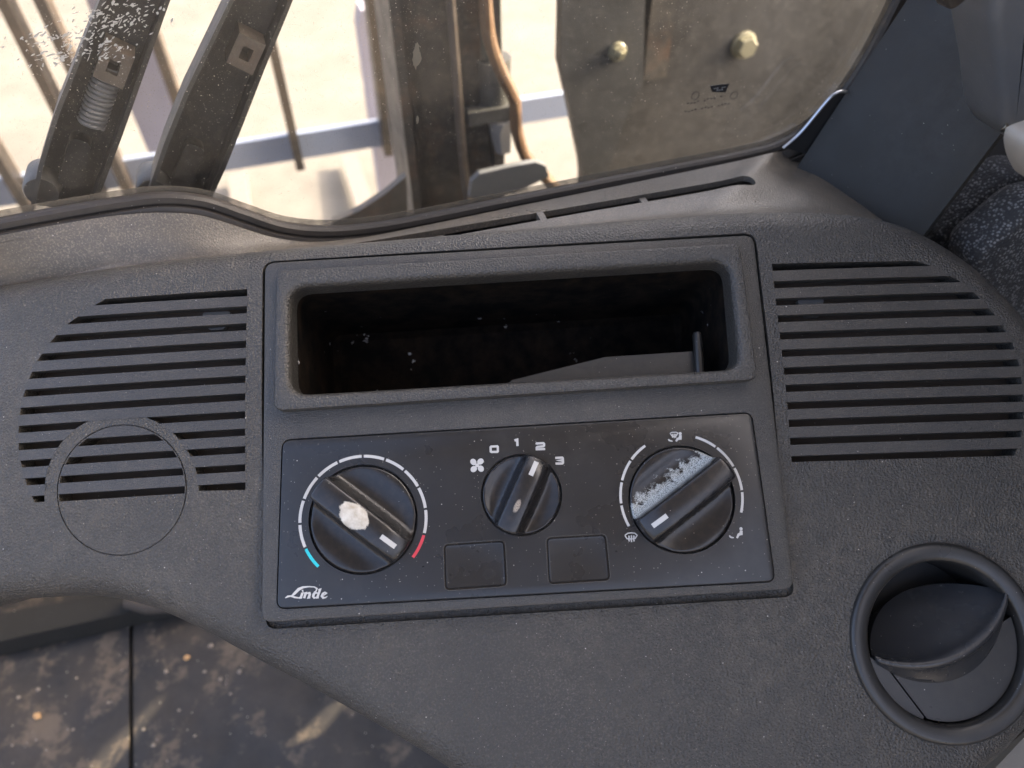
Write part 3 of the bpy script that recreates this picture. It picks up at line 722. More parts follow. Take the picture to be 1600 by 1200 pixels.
# ================================================================== ROUND AIR VENT
vw = wb(*vent_c)
ven = thing('air_vent', 'round black swivel air vent with half-open leaf-shaped flap', 'air vent', D(*vent_c, vw - 20))
def VL(x, y, n, th=0.):
    c_, s_ = math.cos(th), math.sin(th); return D(vent_c[0] + x * c_ - y * s_, vent_c[1] + x * s_ + y * c_, vw + n)
bm = bmesh.new(); prof = [(38.8, -2.5), (38.7, .6), (38.3, 1.7), (37.6, 2.4), (36.8, 2.6), (33.2, 2.1), (32.0, 1.6), (31.5, .8), (31.3, -1.0), (31.2, -30)]
rings(bm, [[VL(r * math.cos(2 * math.pi * i / 80), r * math.sin(2 * math.pi * i / 80), n) for i in range(80)] for r, n in prof], False, False)
obj('bezel', bm, M_['vent'], ven, ang=40)
bm = bmesh.new(); rings(bm, [[VL(r * math.cos(2 * math.pi * i / 48), r * math.sin(2 * math.pi * i / 48), n) for i in range(48)] for r, n in ((31.0, -26), (31.0, -29.5))]); obj('duct', bm, M_['black'], ven)
TH = math.radians(21)
# inner ledge crescent and the swivelling front plate
led = [(31.4 * math.cos(math.radians(a)), 31.4 * math.sin(math.radians(a))) for a in range(186, 250, 4)] + [(-12.2, -27.8), (-23.3, -10.3)]
bm = bmesh.new(); prism(bm, led, -8, -1.2, lambda x, y, n: VL(x, y, n)); bevel(bm, .0004); obj('ledge', bm, M_['vent'], ven)
fp = [(30.6 * math.cos(math.radians(a)), 30.6 * math.sin(math.radians(a))) for a in range(250, 376, 4)] + [(19, 2), (5, -7), (-9, -11), (-21.6, -11.2)]
bm = bmesh.new(); prism(bm, fp, -10, -2.2, lambda x, y, n: VL(x, y, n)); bevel(bm, .0006, 2); obj('front_plate', bm, M_['vent'], ven)
bm = bmesh.new(); rows = []
for i in range(29):
    s = -1 + 2 * i / 28; k = max(1 - s * s, 0.0) ** .85; x = 1.6 + 30.2 * s
    top = 7.0 + 11.0 * k; lip = 6.4 - 11.0 * k
    a0, c0_, e0 = (top, -2 - 17 * k), (lip + 4.5 * k, -5.5 * k + .5), (lip + .9, 1.2 + 3.6 * k)
    P = [tuple((1 - q) ** 2 * a0[m] + 2 * q * (1 - q) * c0_[m] + q * q * e0[m] for m in (0, 1)) for q in [z / 8 for z in range(9)]]
    P += [(lip + .1, 1.6 + 4 * k), (lip - .8 - .3 * k, 1.6 + 4 * k), (lip - 1.6 - .9 * k, 1.2 + 3.2 * k), (lip - 2.1 - 1.2 * k, .6 + 1.8 * k), (lip - 2.6 - 2.2 * k, .4), (lip - 3.0 - 5.5 * k, -.8), (lip - 3.4 - 8 * k, -2.6), (lip - 3.6 - 8 * k, -14), (top - .5, -21)]
    rows.append([VL(x, y, n, TH) for y, n in P])
rings(bm, rows); obj('flap', bm, M_['flap'], ven, ang=50)

# ================================================================== WINDSCREEN
ws = thing('windscreen', 'dusty scratched forklift windscreen in a black rubber seal', 'windscreen', K(0, 0, -20))
spath = cat([(-289.9,30.8),(-256.0,31.7),(-231.1,32.3),(-208.1,32.4),(-191.5,31.4),(-175.5,26.4),(-161.4,17.1),(-146.4,7.3),(-129.7,1.4),(-111.8,-1.3),(-86.6,-2.1),(-34.0,-0.8),(35.9,0.4),(91.5,1.4),(114.9,3.7),(132.4,11.1),(144.6,23.1),(151.6,35.7),(157.2,51.8),(161.5,69.6),(167.5,97.1)], 2.5)
wid = []
sp3 = spath
rows = []
for i, p in enumerate(sp3):
    t = (sp3[min(i + 1, len(sp3) - 1)] - sp3[max(i - 1, 0)]).normalized(); nn = Vector((t.y, -t.x))      # away from the glass
    up = min(max((t.y - .25) / .6, 0), 1); f = 1 + .55 * up
    prof = [(-.6, -1.5), (-.6, -4), (.4, -5.4), (2.6, -5.8), (3.2, -4.6), (3.8, -4.6), (4.3, -6.4), (7.0, -7.6), (8.0, -7.8), (8.5, -6.2), (9.0, -6.2), (9.6, -8.4), (13.5, -9.0), (15, -7.5), (15.5, 3)]
    rows.append([K(p.x + nn.x * n * f, b, p.y + nn.y * n * f) for n, b in prof])
bm = bmesh.new(); rings(bm, rows, False, False, closed=False); obj('rubber_seal', bm, M_['rubber'], ws, ang=35)
rows = []
for i, p in enumerate(sp3):
    t = (sp3[min(i + 1, len(sp3) - 1)] - sp3[max(i - 1, 0)]).normalized(); nn = Vector((t.y, -t.x)); dw = 2.6 + .15 * math.sin(i * .11)
    rows.append([K(p.x + nn.x * n, b, p.y + nn.y * n) for n, b in ((1., -.4), (-dw * .45, -.55), (-dw, -.3), (-dw, -.05), (1., -.05))])
bm = bmesh.new(); rings(bm, rows); obj('dust_line', bm, M_['dustline'], ws)
gl = []
for i, p in enumerate(sp3):
    t = (sp3[min(i + 1, len(sp3) - 1)] - sp3[max(i - 1, 0)]).normalized()
    if i % 3 == 0: gl.append((p.x + t.y * 5, p.y - t.x * 5))
gl += [(330, 900), (-420, 900)]
bm = bmesh.new(); prism(bm, gl, 0, 4, lambda x, y, h: K(x, h, y)); obj('glass', bm, M_['glass'], ws, smooth=False)
# small ceramic stamp on the glass
def gk(x, y, h): return K(x, -h, y)
b = bmesh.new(); prism(b, [(70.3,36.9),(68.7,40.2),(73.9,40.2),(79.3,39.9),(78.0,35.7)], .3, .5, gk); obj('glass_stamp', b, M_['black'], ws, smooth=False)
b = bmesh.new(); ribbon(b, [(70.7,38.6),(73.2,38.7),(72.7,37.5),(75.9,37.4),(75.3,38.6),(77.4,38.6)], .42, .55, fn=gk); obj('stamp_letters', b, M_['clip'], ws, smooth=False)
b = bmesh.new()
for k_, row in enumerate(([(57.3,33.0),(59.2,32.8),(61.0,32.7),(62.8,33.3),(64.6,33.2),(66.5,33.0),(68.2,33.6),(70.1,33.5),(71.9,33.4),(73.7,33.9),(75.5,33.8)], [(56.6,28.9),(58.5,28.5),(60.3,28.8),(62.1,29.1),(64.0,28.7),(65.8,29.0),(67.6,29.3),(69.5,28.8),(71.3,29.1),(73.1,29.4),(75.1,29.0),(76.9,29.3),(78.7,29.6),(80.6,29.2)])):
    for i, p in enumerate(row):
        if i % 5 == 4: continue
        ribbon(b, [p, (p[0] + 1.0, p[1] + .12)], .55, .3, fn=gk, h=.15)
for c0 in [(61.3,36.4),(83.3,33.3)]: ribbon(b, circle(c0[0], c0[1], 2.0, 14), .28, .3, closed=True, fn=gk, h=.15)
obj('stamp_letters', b, M_['black'], ws, smooth=False)
# paint flecks scraped on the glass
b = bmesh.new(); rs = random.Random(3)
for (cx_, cy_), n, sx_, sy_ in zip([(-188.1,102.0),(-204.3,97.2),(-192.8,92.2),(-209.2,90.3),(-177.3,104.2)], (90, 110, 50, 50, 40), (14, 16, 9, 12, 8), (6, 5, 4, 3, 5)):
    for _ in range(n):
        x = cx_ + rs.gauss(0, sx_ * .55); y = cy_ + rs.gauss(0, sy_ * .55); L = abs(rs.gauss(0, .75)) + .15; wd = abs(rs.gauss(0, .2)) + .07; an = rs.gauss(.35, .35)
        q = []
        for j in range(7):
            t = 2 * math.pi * j / 7; rr = rs.uniform(.55, 1.2); q.append((x + (L * math.cos(t) * math.cos(an) - wd * math.sin(t) * math.sin(an)) * rr, y + (L * math.cos(t) * math.sin(an) + wd * math.sin(t) * math.cos(an)) * rr))
        prism(b, q, .2 + rs.random() * .1, .36 + rs.random() * .1, gk)
o = obj('paint_flecks', b, M_['fleck'], ws, smooth=False); o['kind'] = 'stuff'
for (cx_, cy_), sx_, sy_ in zip([(-75.4,73.6),(-77.9,45.8)], (1.9, .8), (5.6, 2.0)):
    b = bmesh.new(); prism(b, [(cx_ + sx_ * math.cos(j) * rs.uniform(.55, 1.25) + .12 * sy_ * math.sin(j), cy_ + sy_ * math.sin(j) * rs.uniform(.7, 1.1)) for j in [2 * math.pi * k / 26 for k in range(26)]], .2, .4, gk); obj('mud_splash', b, M_['mud'], ws, smooth=False)

# ================================================================== WIPER ARMS just ahead of the glass
def wiper(label, ax, wdt, spring, B0, hook):
    """ax: (a, z) centre line from pivot upward; wdt: half widths"""
    base = K(ax[0][0], B0 + 12, ax[0][1]); t = thing('wiper_arm', label, 'wiper arm', base, 'pair of wiper arms outside the windscreen')
    P = [Vector(p) for p in ax]
    def fr(i):
        d = (P[min(i + 1, len(P) - 1)] - P[max(i - 1, 0)]).normalized(); return d, Vector((d.y, -d.x))
    L = []; Rr = []
    for i, p in enumerate(P):
        d, n = fr(i); L.append(p - n * wdt[i]); Rr.append(p + n * wdt[i])
    def strip(name, A, B, b0, b1, mat):
        bm = bmesh.new(); poly = [(p.x, p.y) for p in A] + [(p.x, p.y) for p in B[::-1]]; prism(bm, poly, b0, b1, lambda x, y, h: K(x, h, y)); bevel(bm, .0004, 1); return obj(name, bm, mat, t)
    strip('channel_web', L, Rr, B0 + 13, B0 + 15, M_['wiper'])
    strip('channel_flange', L, [p.lerp(q, .07) for p, q in zip(L, Rr)], B0 - 3, B0 + 12.9, M_['wiper_lit'])
    strip('channel_flange', [p.lerp(q, .92) for p, q in zip(L, Rr)], Rr, B0 - 3, B0 + 12.9, M_['wiper'])
    # pivot boss and inner rib at the foot
    d, n = fr(0)
    bm = bmesh.new(); c = P[0] - n * wdt[0] * .8 + d * 13; rings(bm, [[K(c.x + r * math.cos(2 * math.pi * j / 24), b, c.y + r * math.sin(2 * math.pi * j / 24)) for j in range(24)] for r, b in ((7, B0 + 22), (8, B0 + 20), (8, B0 + 4), (7, B0 + 2))]); obj('pivot_boss', bm, M_['wiper_lit'], t)
    bm = bmesh.new(); q0 = P[0] + d * 18; q1 = P[0] + d * 44
    rr = [(q0 + n * s * 4.5) for s in (-1, 1)] + [(q1 + n * s * 4.5) for s in (1, -1)]
    prism(bm, rrect([(p.x, p.y) for p in rr], 4), B0 + 5, B0 + 13.2, lambda x, y, h: K(x, h, y)); bevel(bm, .001, 2); obj('foot_rib', bm, M_['wiper'], t)
    # hook bracket
    hx, hz = hook; h0 = Vector((hx, hz)); d, n = fr(len(P) // 2)
    ro = [h0 + n * sx * 6.0 + d * sy * 7.5 for sx, sy in ((-1, -1), (1, -1), (1, 1), (-1, 1))]; ri = [h0 + n * sx * 2.3 + d * sy * 3.0 for sx, sy in ((-1, -1), (1, -1), (1, 1), (-1, 1))]
    A = bmesh.new(); prism(A, [(p.x, p.y) for p in ro], B0 - 2, B0 + 12.5, lambda x, y, h: K(x, h, y)); C = bmesh.new(); prism(C, [(p.x, p.y) for p in ri], B0 - 9, B0 + 9, lambda x, y, h: K(x, h, y))
    bm = boolean(A, C, 'DIFFERENCE'); obj('hook_bracket', bm, M_['rustdark'], t)
    if spring:
        s0, s1 = Vector(spring[0]), Vector(spring[1]); dd = (s1 - s0); Ln = dd.length; dd.normalize(); nn = Vector((dd.y, -dd.x)); turns = 13; pts = []
        for k in range(turns * 12 + 1):
            a = 2 * math.pi * k / 12; p = s0 + dd * (Ln * k / (turns * 12)) + nn * 5.0 * math.cos(a); pts.append(K(p.x, B0 + 6.4 + 5.0 * math.sin(a), p.y))
        bm = bmesh.new(); tube(bm, pts, .00105, 6); obj('spring', bm, M_['spring'], t)
M_['rustdark'] = mat_steel('bracket_brown_paint', (.075, .058, .045), amt=.35, rust=.3)
wiper('black wiper arm holding a coil spring in its channel', [(-250.1,1.9),(-234.0,25.5),(-217.6,48.4),(-199.2,72.9),(-182.2,95.5),(-165.6,117.4)], [11.5, 13.2, 13.4, 12.4, 11.4, 10.5], ([(-219.2,44.2)][0], [(-201.8,68.6)][0]), 40, [(-199.5,70.7)][0])
wiper('black wiper arm with an empty channel beside the sprung one', [(-203.4,-11.5),(-179.6,23.3),(-164.6,45.1),(-147.9,68.0),(-133.0,88.1),(-116.4,111.5)], [13.5, 14.5, 14.0, 12.5, 11.4, 10.5], None, 46, [(-144.8,67.0)][0])

# ================================================================== MAST AND CARRIAGE
MB = 300
mast = thing('lift_mast', 'dark dusty steel mast rail with hydraulic cylinder and rusty hose', 'mast', K(0, MB + 40, -1220))
tilt = .0
def mk_box(name, a0, a1, b0, b1, z0, z1, mat, parent, bv=1.5, base=None):
    bm = bmesh.new(); prism(bm, [(a0, z0), (a1, z0), (a1, z1), (a0, z1)], b0, b1, lambda x, y, h: K(x, h, y))
    if bv: bevel(bm, bv * .001, 2)
    return obj(name, bm, mat, parent, base=base)
E_ = [(-40.3,-2.1),(25.4,-9.5),(70.7,-14.5),(-30.5,-3.2),(98.3,-17.6),(176.2,-26.3)]
aL, aM, aR, aS, aP, aQ = [e[0] for e in E_]
mk_box('rail_web', aL + 9, aM + 14, MB + 6, MB + 30, -1215, 1100, M_['mast'], mast)
mk_box('rail_flange', aL, aL + 8, MB - 6, MB + 78, -1215, 1100, M_['mast2'] if 'mast2' in M_ else M_['mast'], mast, 2.5)
mk_box('rail_flange', aM + 15, aM + 24, MB - 2, MB + 90, -1215, 1100, M_['mast'], mast, 2.5)
mk_box('inner_rail', aM + 26, aR - 2, MB + 60, MB + 110, -1215, 1100, M_['mast'], mast, 2.)
cyl = [(34.1,-4.2),(43.8,-101.7)]
c0 = cyl[0][0] + 4; 
def vtube(name, pts, r, mat, parent, k=16):
    bm = bmesh.new(); tube(bm, pts, r, k); return obj(name, bm, mat, parent)
cz = [(39.1,-62.0),(41.0,-98.3),(49.3,-120.3),(51.9,-142.4)]
ca_ = (cz[0][0] + cz[1][0]) / 2 + 3
vtube('lift_cylinder', [K(ca_, MB + 12, 1100), K(ca_, MB + 12, cz[0][1] + 2), K(ca_, MB + 12, cz[0][1])], [.011, .011, .010], M_['cyl'], mast, 20)
vtube('cylinder_foot', [K(ca_ + 2, MB + 10, cz[0][1] + 1), K(ca_ + 2, MB + 10, cz[1][1])], [.016, .0145], M_['cyl2'] if 'cyl2' in M_ else M_['plate_l'], mast, 20)
mk_box('foot_plate', ca_ - 26, ca_ + 22, MB - 8, MB + 40, cz[1][1] - 12, cz[1][1], M_['plate_l'], mast, 2)
vtube('union_nut', [K(ca_ + 5, MB, cz[1][1] - 14), K(ca_ + 5, MB, cz[2][1] - 2), K(ca_ + 7, MB - 2, cz[3][1])], [.012, .011, .008], M_['spring'], mast, 6)
hs = [(32.2,49.5),(31.7,-2.3),(34.7,-36.3),(45.8,-66.3),(54.5,-86.8),(55.5,-110.0),(63.7,-138.7),(81.1,-161.2),(95.5,-180.6)]
vtube('hose', [K(p.x, MB - 22, p.y) for p in cat(hs, 8)], .0055, M_['rust'], mast, 10)
hs = [(8.9,48.0),(8.1,-4.4),(9.0,-69.9),(9.6,-133.9),(13.0,-194.0)]
vtube('hose', [K(p.x, MB - 6, p.y) for p in cat(hs, 8)], .004, M_['rustdark'], mast, 8)
bk = [(0.2,-145.6),(2.7,-130.7),(10.3,-124.9),(39.6,-123.0),(59.7,-123.0),(68.4,-128.2),(72.1,-138.6),(39.3,-150.0)]
bm = bmesh.new(); prism(bm, bk, 236, 242, lambda x, y, h: K(x, h, y)); bevel(bm, .0015, 2); obj('bracket_plate', bm, M_['boot'], mast)
bk = [(-116.5,-140.9),(-94.6,-135.1),(-72.1,-124.1),(-52.8,-111.5),(-59.5,-202.2),(-124.6,-187.1)]
bm = bmesh.new(); prism(bm, bk, 228, 236, lambda x, y, h: K(x, h, y)); bevel(bm, .001, 1); obj('gusset', bm, M_['mast'], mast)
mk_box('cross_tie', aL - 2, aP + 120, MB + 30, MB + 60, -420, -330, M_['mast'], mast, 2)

# grey carriage plate and dark fender with bolts, right of the gap
def nut(name, a, b, z, r, hgt, parent, mat, washer=True, end=True):
    bm = bmesh.new()
    hexr = lambda rr, bb, rot=.25: [K(a + rr * math.cos(rot + math.pi / 3 * j), bb, z + rr * math.sin(rot + math.pi / 3 * j)) for j in range(6)]
    rings(bm, [hexr(r, b), hexr(r, b - hgt + 1), hexr(r * .9, b - hgt)]); bevel(bm, .0004, 1)
    o = obj(name, bm, mat, parent, ang=20)
    if washer:
        bm = bmesh.new(); rings(bm, [[K(a + rr * math.cos(2 * math.pi * j / 28), bb, z + rr * math.sin(2 * math.pi * j / 28)) for j in range(28)] for rr, bb in ((r * 1.25, b + 2), (r * 1.25, b - 1.2), (r * 1.15, b - 1.8))]); obj('washer', bm, mat, parent)
    if not end: return o
    bm = bmesh.new(); rings(bm, [[K(a + rr * math.cos(2 * math.pi * j / 20), bb, z + rr * math.sin(2 * math.pi * j / 20)) for j in range(20)] for rr, bb in ((r * .52, b), (r * .52, b - hgt - 2), (r * .42, b - hgt - 3.5))]); obj('bolt_end', bm, mat, parent)
    return o
p1 = [(93.6,111.6),(94.9,33.2),(94.9,-12.5),(95.3,-61.0),(103.5,-92.7),(119.4,-156.9),(127.2,-214.0),(146.6,-217.9),(149.2,-165.5),(165.8,-102.0),(174.5,-90.3),(168.2,-20.7),(153.1,108.3)]
car = thing('carriage_plate', 'light grey steel plate bolted beside the mast gap', 'steel plate', K(p1[0][0], 290, -1220))
bm = bmesh.new(); prism(bm, p1[2:-1] + [(p1[-1][0], 150), (p1[0][0], 150)], 280, 292, lambda x, y, h: K(x, h, y)); bevel(bm, .002, 2); obj('plate', bm, M_['plate_l'], car)
n1 = [(146.7,-57.9)][0]; nut('nut', n1[0], 279, n1[1], 6.3, 6, car, M_['zinc'])
mk_box('stay', p1[4][0] + 20, p1[4][0] + 45, 292, 330, -1215, -250, M_['plate_l'], car, 2)
p2 = [(142.0,-31.9)][0]
fen = thing('fender_plate', 'large dark dirty steel plate with a big zinc hex bolt', 'steel plate', K(p2[0] + 200, 345, -1220))
mk_box('plate', p2[0], p2[0] + 700, 330, 342, -1215, 140, M_['plate_d'], fen, 2)
rb = [(282.7,17.7),(277.7,-43.3),(270.7,-106.4),(268.0,-207.6),(307.1,-214.6),(307.8,-111.5),(314.7,-47.5),(320.8,14.4)]
n2 = [(302.2,-90.4)][0]; nut('bolt_head', n2[0], 329, n2[1], 10.2, 10, fen, M_['zinc'], end=False)
mk_box('edge_bracket', [(193.6,-97.7)][0][0], [(193.6,-97.7)][0][0] + 24, 318, 330, [(193.6,-97.7)][0][1] - 8, 138, M_['mast'], fen, 3)

# ================================================================== LOAD BACKREST AND FORKS
BB = 1000; LEAN = .14
def KB(a, db, z): return K(a, BB + db - (z + 500) * LEAN, z)      # leans back with the mast
rest = thing('load_backrest', 'open frame of upright brown bars above a blue grey crossbar', 'load backrest', K(-250, BB, -1220))
bp = [(-730.2,-435.0),(-586.9,-298.1),(-538.3,-336.1),(-463.2,-237.9),(-410.8,-313.8),(-286.7,-250.8),(-286.8,-386.6),(-131.4,-332.6),(-131.1,-441.1),(27.1,-321.9),(28.3,-436.6),(334.0,-409.9)]
def bar(a, wd, dp, mat, z0=-520, z1=420, nm='bar'):
    bm = bmesh.new(); fn = lambda x, y, h: KB(x, h, y); prism(bm, [(a - wd / 2, z0), (a + wd / 2, z0), (a + wd / 2, z1), (a - wd / 2, z1)], -dp, 0, fn); bevel(bm, .002, 1); return obj(nm, bm, mat, rest)
cb = [(-322.0,-504.6),(-240.7,-474.5),(-96.9,-481.3),(-228.0,-425.9),(-86.7,-427.9),(-607.8,-449.9)]
zt = (cb[3][1] + cb[4][1]) / 2; zb = (cb[1][1] + cb[2][1]) / 2
bm = bmesh.new(); prism(bm, [(-1200, zb), (620, zb), (620, zt), (-1200, zt)], -8, 4, lambda x, y, h: KB(x, h, y)); bevel(bm, .004, 2); obj('crossbar', bm, M_['bluebar'], rest)
for a in [(-573.9,-400.8),(-461.1,-294.4),(-416.7,-388.1),(-292.0,-279.6),(-130.7,-382.5),(27.4,-400.6),(-643.7,-361.4)]: bar(a[0], 15, 42, M_['bar'], z0=zb - 4)
for px, lb in (([(-345.7,-340.1)][0], 'lilac grey fork shank seen between the two wiper arms'), ([(48.1,-433.5)][0], 'lilac grey fork shank against the dark mast rail')):
    fk = thing('fork', lb, 'fork', K(px[0], BB + 90, -1180), 'pair of forks on the carriage')
    bm = bmesh.new(); prism(bm, [(px[0] - 34, -1170), (px[0] + 34, -1170), (px[0] + 34, px[1] + 150), (px[0] + 26, px[1] + 180), (px[0] - 26, px[1] + 180), (px[0] - 34, px[1] + 150)], 60, 105, lambda x, y, h: KB(x, h, y)); bevel(bm, .004, 2); obj('shank', bm, M_['lilac'], fk)
    bm = bmesh.new(); prism(bm, [(px[0] - 34, 100), (px[0] + 34, 100), (px[0] + 30, 1250), (px[0] - 30, 1250)], 0, 1, lambda x, y, h: K(x, BB + 60 + y, -1185 + 40 * h * (1.25 - y / 1250.))); bevel(bm, .003, 1); obj('blade', bm, M_['blade'], fk)

# ================================================================== RIGHT OF THE DASH
pil = thing('pillar_trim', 'smooth dark grey plastic pillar trim beside the windscreen', 'pillar trim', K(210, -60, -60))
def patch(name, c00, c10, c11, c01, th, mat, parent, bulge=.0, nu_=14, nv=14, base=None):
    nrm = (c10 - c00).cross(c01 - c00).normalized(); bm = bmesh.new(); top = []; bot = []
    for j in range(nv + 1):
        r0 = []; r1 = []
        for i in range(nu_ + 1):
            s, t = i / nu_, j / nv; p = c00 * (1 - s) * (1 - t) + c10 * s * (1 - t) + c11 * s * t + c01 * (1 - s) * t
            p = p + nrm * bulge * (1 - (2 * s - 1) ** 4); r0.append(bm.verts.new(p)); r1.append(bm.verts.new(p - nrm * th))
        top.append(r0); bot.append(r1)
    for j in range(nv):
        for i in range(nu_):
            bm.faces.new((top[j][i], top[j][i + 1], top[j + 1][i + 1], top[j + 1][i])); bm.faces.new((bot[j][i], bot[j + 1][i], bot[j + 1][i + 1], bot[j][i + 1]))
    for i in range(nu_):
        bm.faces.new((top[0][i], bot[0][i], bot[0][i + 1], top[0][i + 1])); bm.faces.new((top[nv][i], top[nv][i + 1], bot[nv][i + 1], bot[nv][i]))
    for j in range(nv):
        bm.faces.new((top[j][0], top[j + 1][0], bot[j + 1][0], bot[j][0])); bm.faces.new((top[j][nu_], bot[j][nu_], bot[j + 1][nu_], top[j + 1][nu_]))
    return obj(name, bm, mat, parent, base=base, ang=50)
l0 = [(193.8,158.9),(117.2,-12.2)]; r0 = [(208.1,164.3),(140.2,-11.1)]
patch('panel', K(l0[1][0], -16, l0[1][1]), K(r0[1][0], -90, r0[1][1]), K(r0[0][0], -90, r0[0][1]), K(l0[0][0], -16, l0[0][1]), .004, M_['pillar'], pil, -.004)
hk = [(106.9,9.5),(115.3,16.9),(124.4,29.8),(128.4,34.4),(132.5,35.5),(136.5,34.6)]
vtube('edge_strip', [K(p.x, -18, p.y) for p in cat(hk, 1.5)], .0008, M_['chrome'], pil, 8)
hk2 = [(111.0,7.0),(128.2,27.6),(133.8,33.5),(139.6,32.6),(131.5,-1.3)]
bm = bmesh.new(); prism(bm, hk2, -14.5, -13, lambda x, y, h: K(x, h, y)); obj('backing', bm, M_['black'], pil)

# added unseen side panel blocks the sun; gaps cut to shape two sun strips
WA = 330
side = bmesh.new(); prism(side, [(-1100, -445), (214, -445), (214, -160), (185, -160), (185, 160), (140, 160), (140, 700), (-2, 700), (-60, 480), (-1100, 480)], WA, WA + 6, lambda x, y, h: K(h, x, y))
gap1 = [(35.5,-87.1),(28.4,-80.5),(-3.2,-57.6),(-19.1,-50.0),(-25.6,-60.9),(-7.5,-70.7),(18.5,-81.9)]
gap2 = [(-18.8,-165.7),(-22.5,-153.9),(-44.1,-134.5),(-62.7,-122.9),(-69.7,-134.5),(-49.5,-147.9),(-26.1,-163.7)]
sc = bmesh.new()
for g_ in (gap1, gap2): prism(sc, ccw(g_), WA - 30, WA + 40, lambda x, y, h: K(h, x, y))
side = boolean(side, sc, 'DIFFERENCE')
sp_ = obj('added_side_panel', side, M_['black'], None, smooth=False, base=K(WA, -500, -440)); sp_['kind'] = 'structure'

# grey rubber boot, cream grip and seat
def blob(name, outline_px, depth, thick, mat, parent=None, base=None, rnd=6, corner=0):
    """rounded solid from an outline in a plane square to the truck"""
    o_ = rrect(outline_px, corner, 8) if corner else ccw([(p.x, p.y) for p in cat(outline_px, 1.0, True)]); bm = bmesh.new(); rows = []
    rows.append([K(x, depth + thick, y) for x, y in offset(o_, rnd)])
    for k in range(6):
        t = math.pi / 2 * k / 5; rows.append([K(x, depth + thick - rnd * math.sin(t), y) for x, y in offset(o_, rnd * (1 - math.sin(t) * 1.0) if k < 5 else 0)])
    for k in range(6):
        t = math.pi / 2 * k / 5; rows.append([K(x, depth + rnd * (1 - math.sin(t)), y) for x, y in offset(o_, rnd * (1 - math.cos(t)))])
    rings(bm, rows); return obj(name, bm, mat, parent, base=base, ang=60)
bo = [(106.1,104.1),(119.4,84.5),(134.3,60.6),(146.7,50.4),(166.1,67.9),(130.4,155.7),(91.9,164.1)]
o = blob('lever_boot', bo, -112, 26, M_['boot'], base=K(bo[3][0], -100, bo[3][1]), rnd=4, corner=4.5); tag(o, 'grey rubber boot hanging beside the pillar trim', 'boot')
bo2 = [(67.2,139.8),(90.5,106.8),(110.4,121.5),(99.1,140.4)]
o = blob('boot_collar', bo2, -108, 8, M_['rubber'], parent=None, base=K(bo2[1][0], -104, bo2[1][1]), rnd=1.6, corner=4.); tag(o, 'brown black rubber collar at the top of the grey boot', 'collar')
cr = [(97.8,76.5),(96.7,80.8),(100.0,82.7),(110.6,82.3),(129.2,69.9),(129.7,55.7),(113.7,60.8),(104.7,67.9)]
o = blob('lever_grip', cr, -160, 22, M_['cream'], base=K(cr[7][0], -150, cr[6][1]), rnd=5); tag(o, 'cream plastic grip end under the grey boot', 'lever grip')
seat = thing('seat', 'black and grey woven fabric seat cushion behind the dashboard corner', 'seat', K(200, -110, -60))
s1 = [(175.1,-29.0),(208.6,5.1),(523.0,-63.4),(1640.0,-1098.7),(456.6,-494.4)]
blob('backrest', s1, -72, 26, M_['fabric'], seat, rnd=5, corner=7)
s2 = [(163.6,-14.4),(189.4,12.7),(516.5,-65.9),(1643.4,-1060.8),(427.8,-440.0)]
blob('side_bolster', s2, -104, 24, M_['fabric'], seat, rnd=5, corner=9)

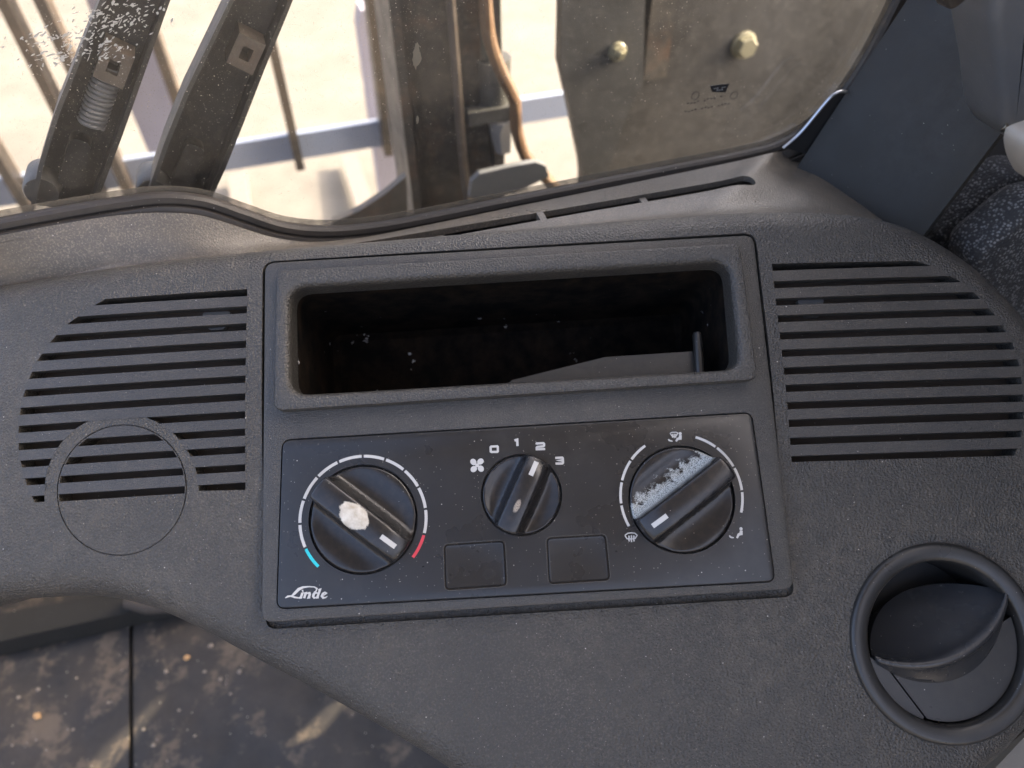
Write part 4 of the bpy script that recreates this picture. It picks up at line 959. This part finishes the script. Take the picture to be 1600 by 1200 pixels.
# ================================================================== FOOTWELL
lg = [(-477.6,127.8),(-447.6,133.9),(-322.0,158.1),(-220.9,168.4),(-223.5,185.2),(-350.2,177.5),(-489.7,155.5)]
bm = bmesh.new(); prism(bm, ccw(lg), -419, -396, WZ); bevel(bm, .006, 3); o = obj('foot_ledge', bm, M_['pillar'], None, base=WZ(lg[2][0], lg[2][1], -419)); tag(o, 'grey rounded ledge along the front edge of the rubber mat', 'ledge')
pe = [(-340.9,155.1),(-311.3,149.3)]
bm = bmesh.new(); tube(bm, [WZ(pe[0][0], pe[0][1] + 6, -388), WZ(pe[0][0] + 20, pe[0][1], -388), WZ(pe[1][0] + 14, pe[1][1] + 4, -386)], [.007, .008, .007], 12); o = obj('pedal_pin', bm, M_['backing'], None, base=WZ(pe[0][0], pe[0][1], -396)); tag(o, 'tan metal pin lying on the grey ledge', 'pin')
bm = bmesh.new(); prism(bm, [(-1000, -445), (330, -445), (330, -175), (-1000, -175)], 215, 221, lambda x, y, h: K(x, h, y)); o = obj('front_bulkhead', bm, M_['black'], smooth=False); o['kind'] = 'structure'
rs = random.Random(11)
spots = [(-402.3,75.8),(-289.0,119.6),(-240.1,103.4),(-255.4,97.6),(-346.7,83.9),(-410.9,99.3),(-270.3,129.1),(-236.0,120.7),(-270.9,105.5),(-285.1,73.2),(-266.8,51.0),(-310.5,59.1),(-299.1,45.6),(-381.2,107.4),(-424.9,93.6),(-244.6,84.0),(-369.1,63.1),(-414.7,53.4),(-304.5,107.9)]
for i, (x, y) in enumerate(spots):
    r = (3.4, 3.0)[i] if i < 2 else rs.uniform(1.0, 2.3); bm = bmesh.new(); bmesh.ops.create_icosphere(bm, subdivisions=1, radius=1)
    for v in bm.verts: v.co = WZ(x, y, FZ) + Vector((v.co.x * r * rs.uniform(.7, 1.4), v.co.y * r * rs.uniform(.6, 1.2), (v.co.z * .55 + .5) * r)) * .001
    o = obj('wood_chip' if i < 2 else 'grit_crumb', bm, M_['chip'] if i < 2 else M_['stone'], smooth=False, base=WZ(x, y, FZ))
    if i < 2: tag(o, ('orange brown wood chip on the dark mat left of its seam', 'orange brown wood chip on the dark mat right of its seam')[i], 'wood chip')
    else: tag(o, 'pale crumb of grit lying on the dirty rubber mat', 'grit', 'grit crumbs on the rubber mat')

# beige sill below the corner of the dashboard
sl_ = [(163.3,-125.0),(195.6,-103.9),(229.8,-83.2),(414.1,-28.2),(319.6,-137.7)]
bm = bmesh.new(); prism(bm, ccw(sl_), -410, -122, WZ); bevel(bm, .006, 3); o = obj('sill_box', bm, M_['cream'], None, base=WZ(sl_[0][0], sl_[0][1], -410)); tag(o, 'beige plastic sill box beneath the air vent corner of the dashboard', 'sill')
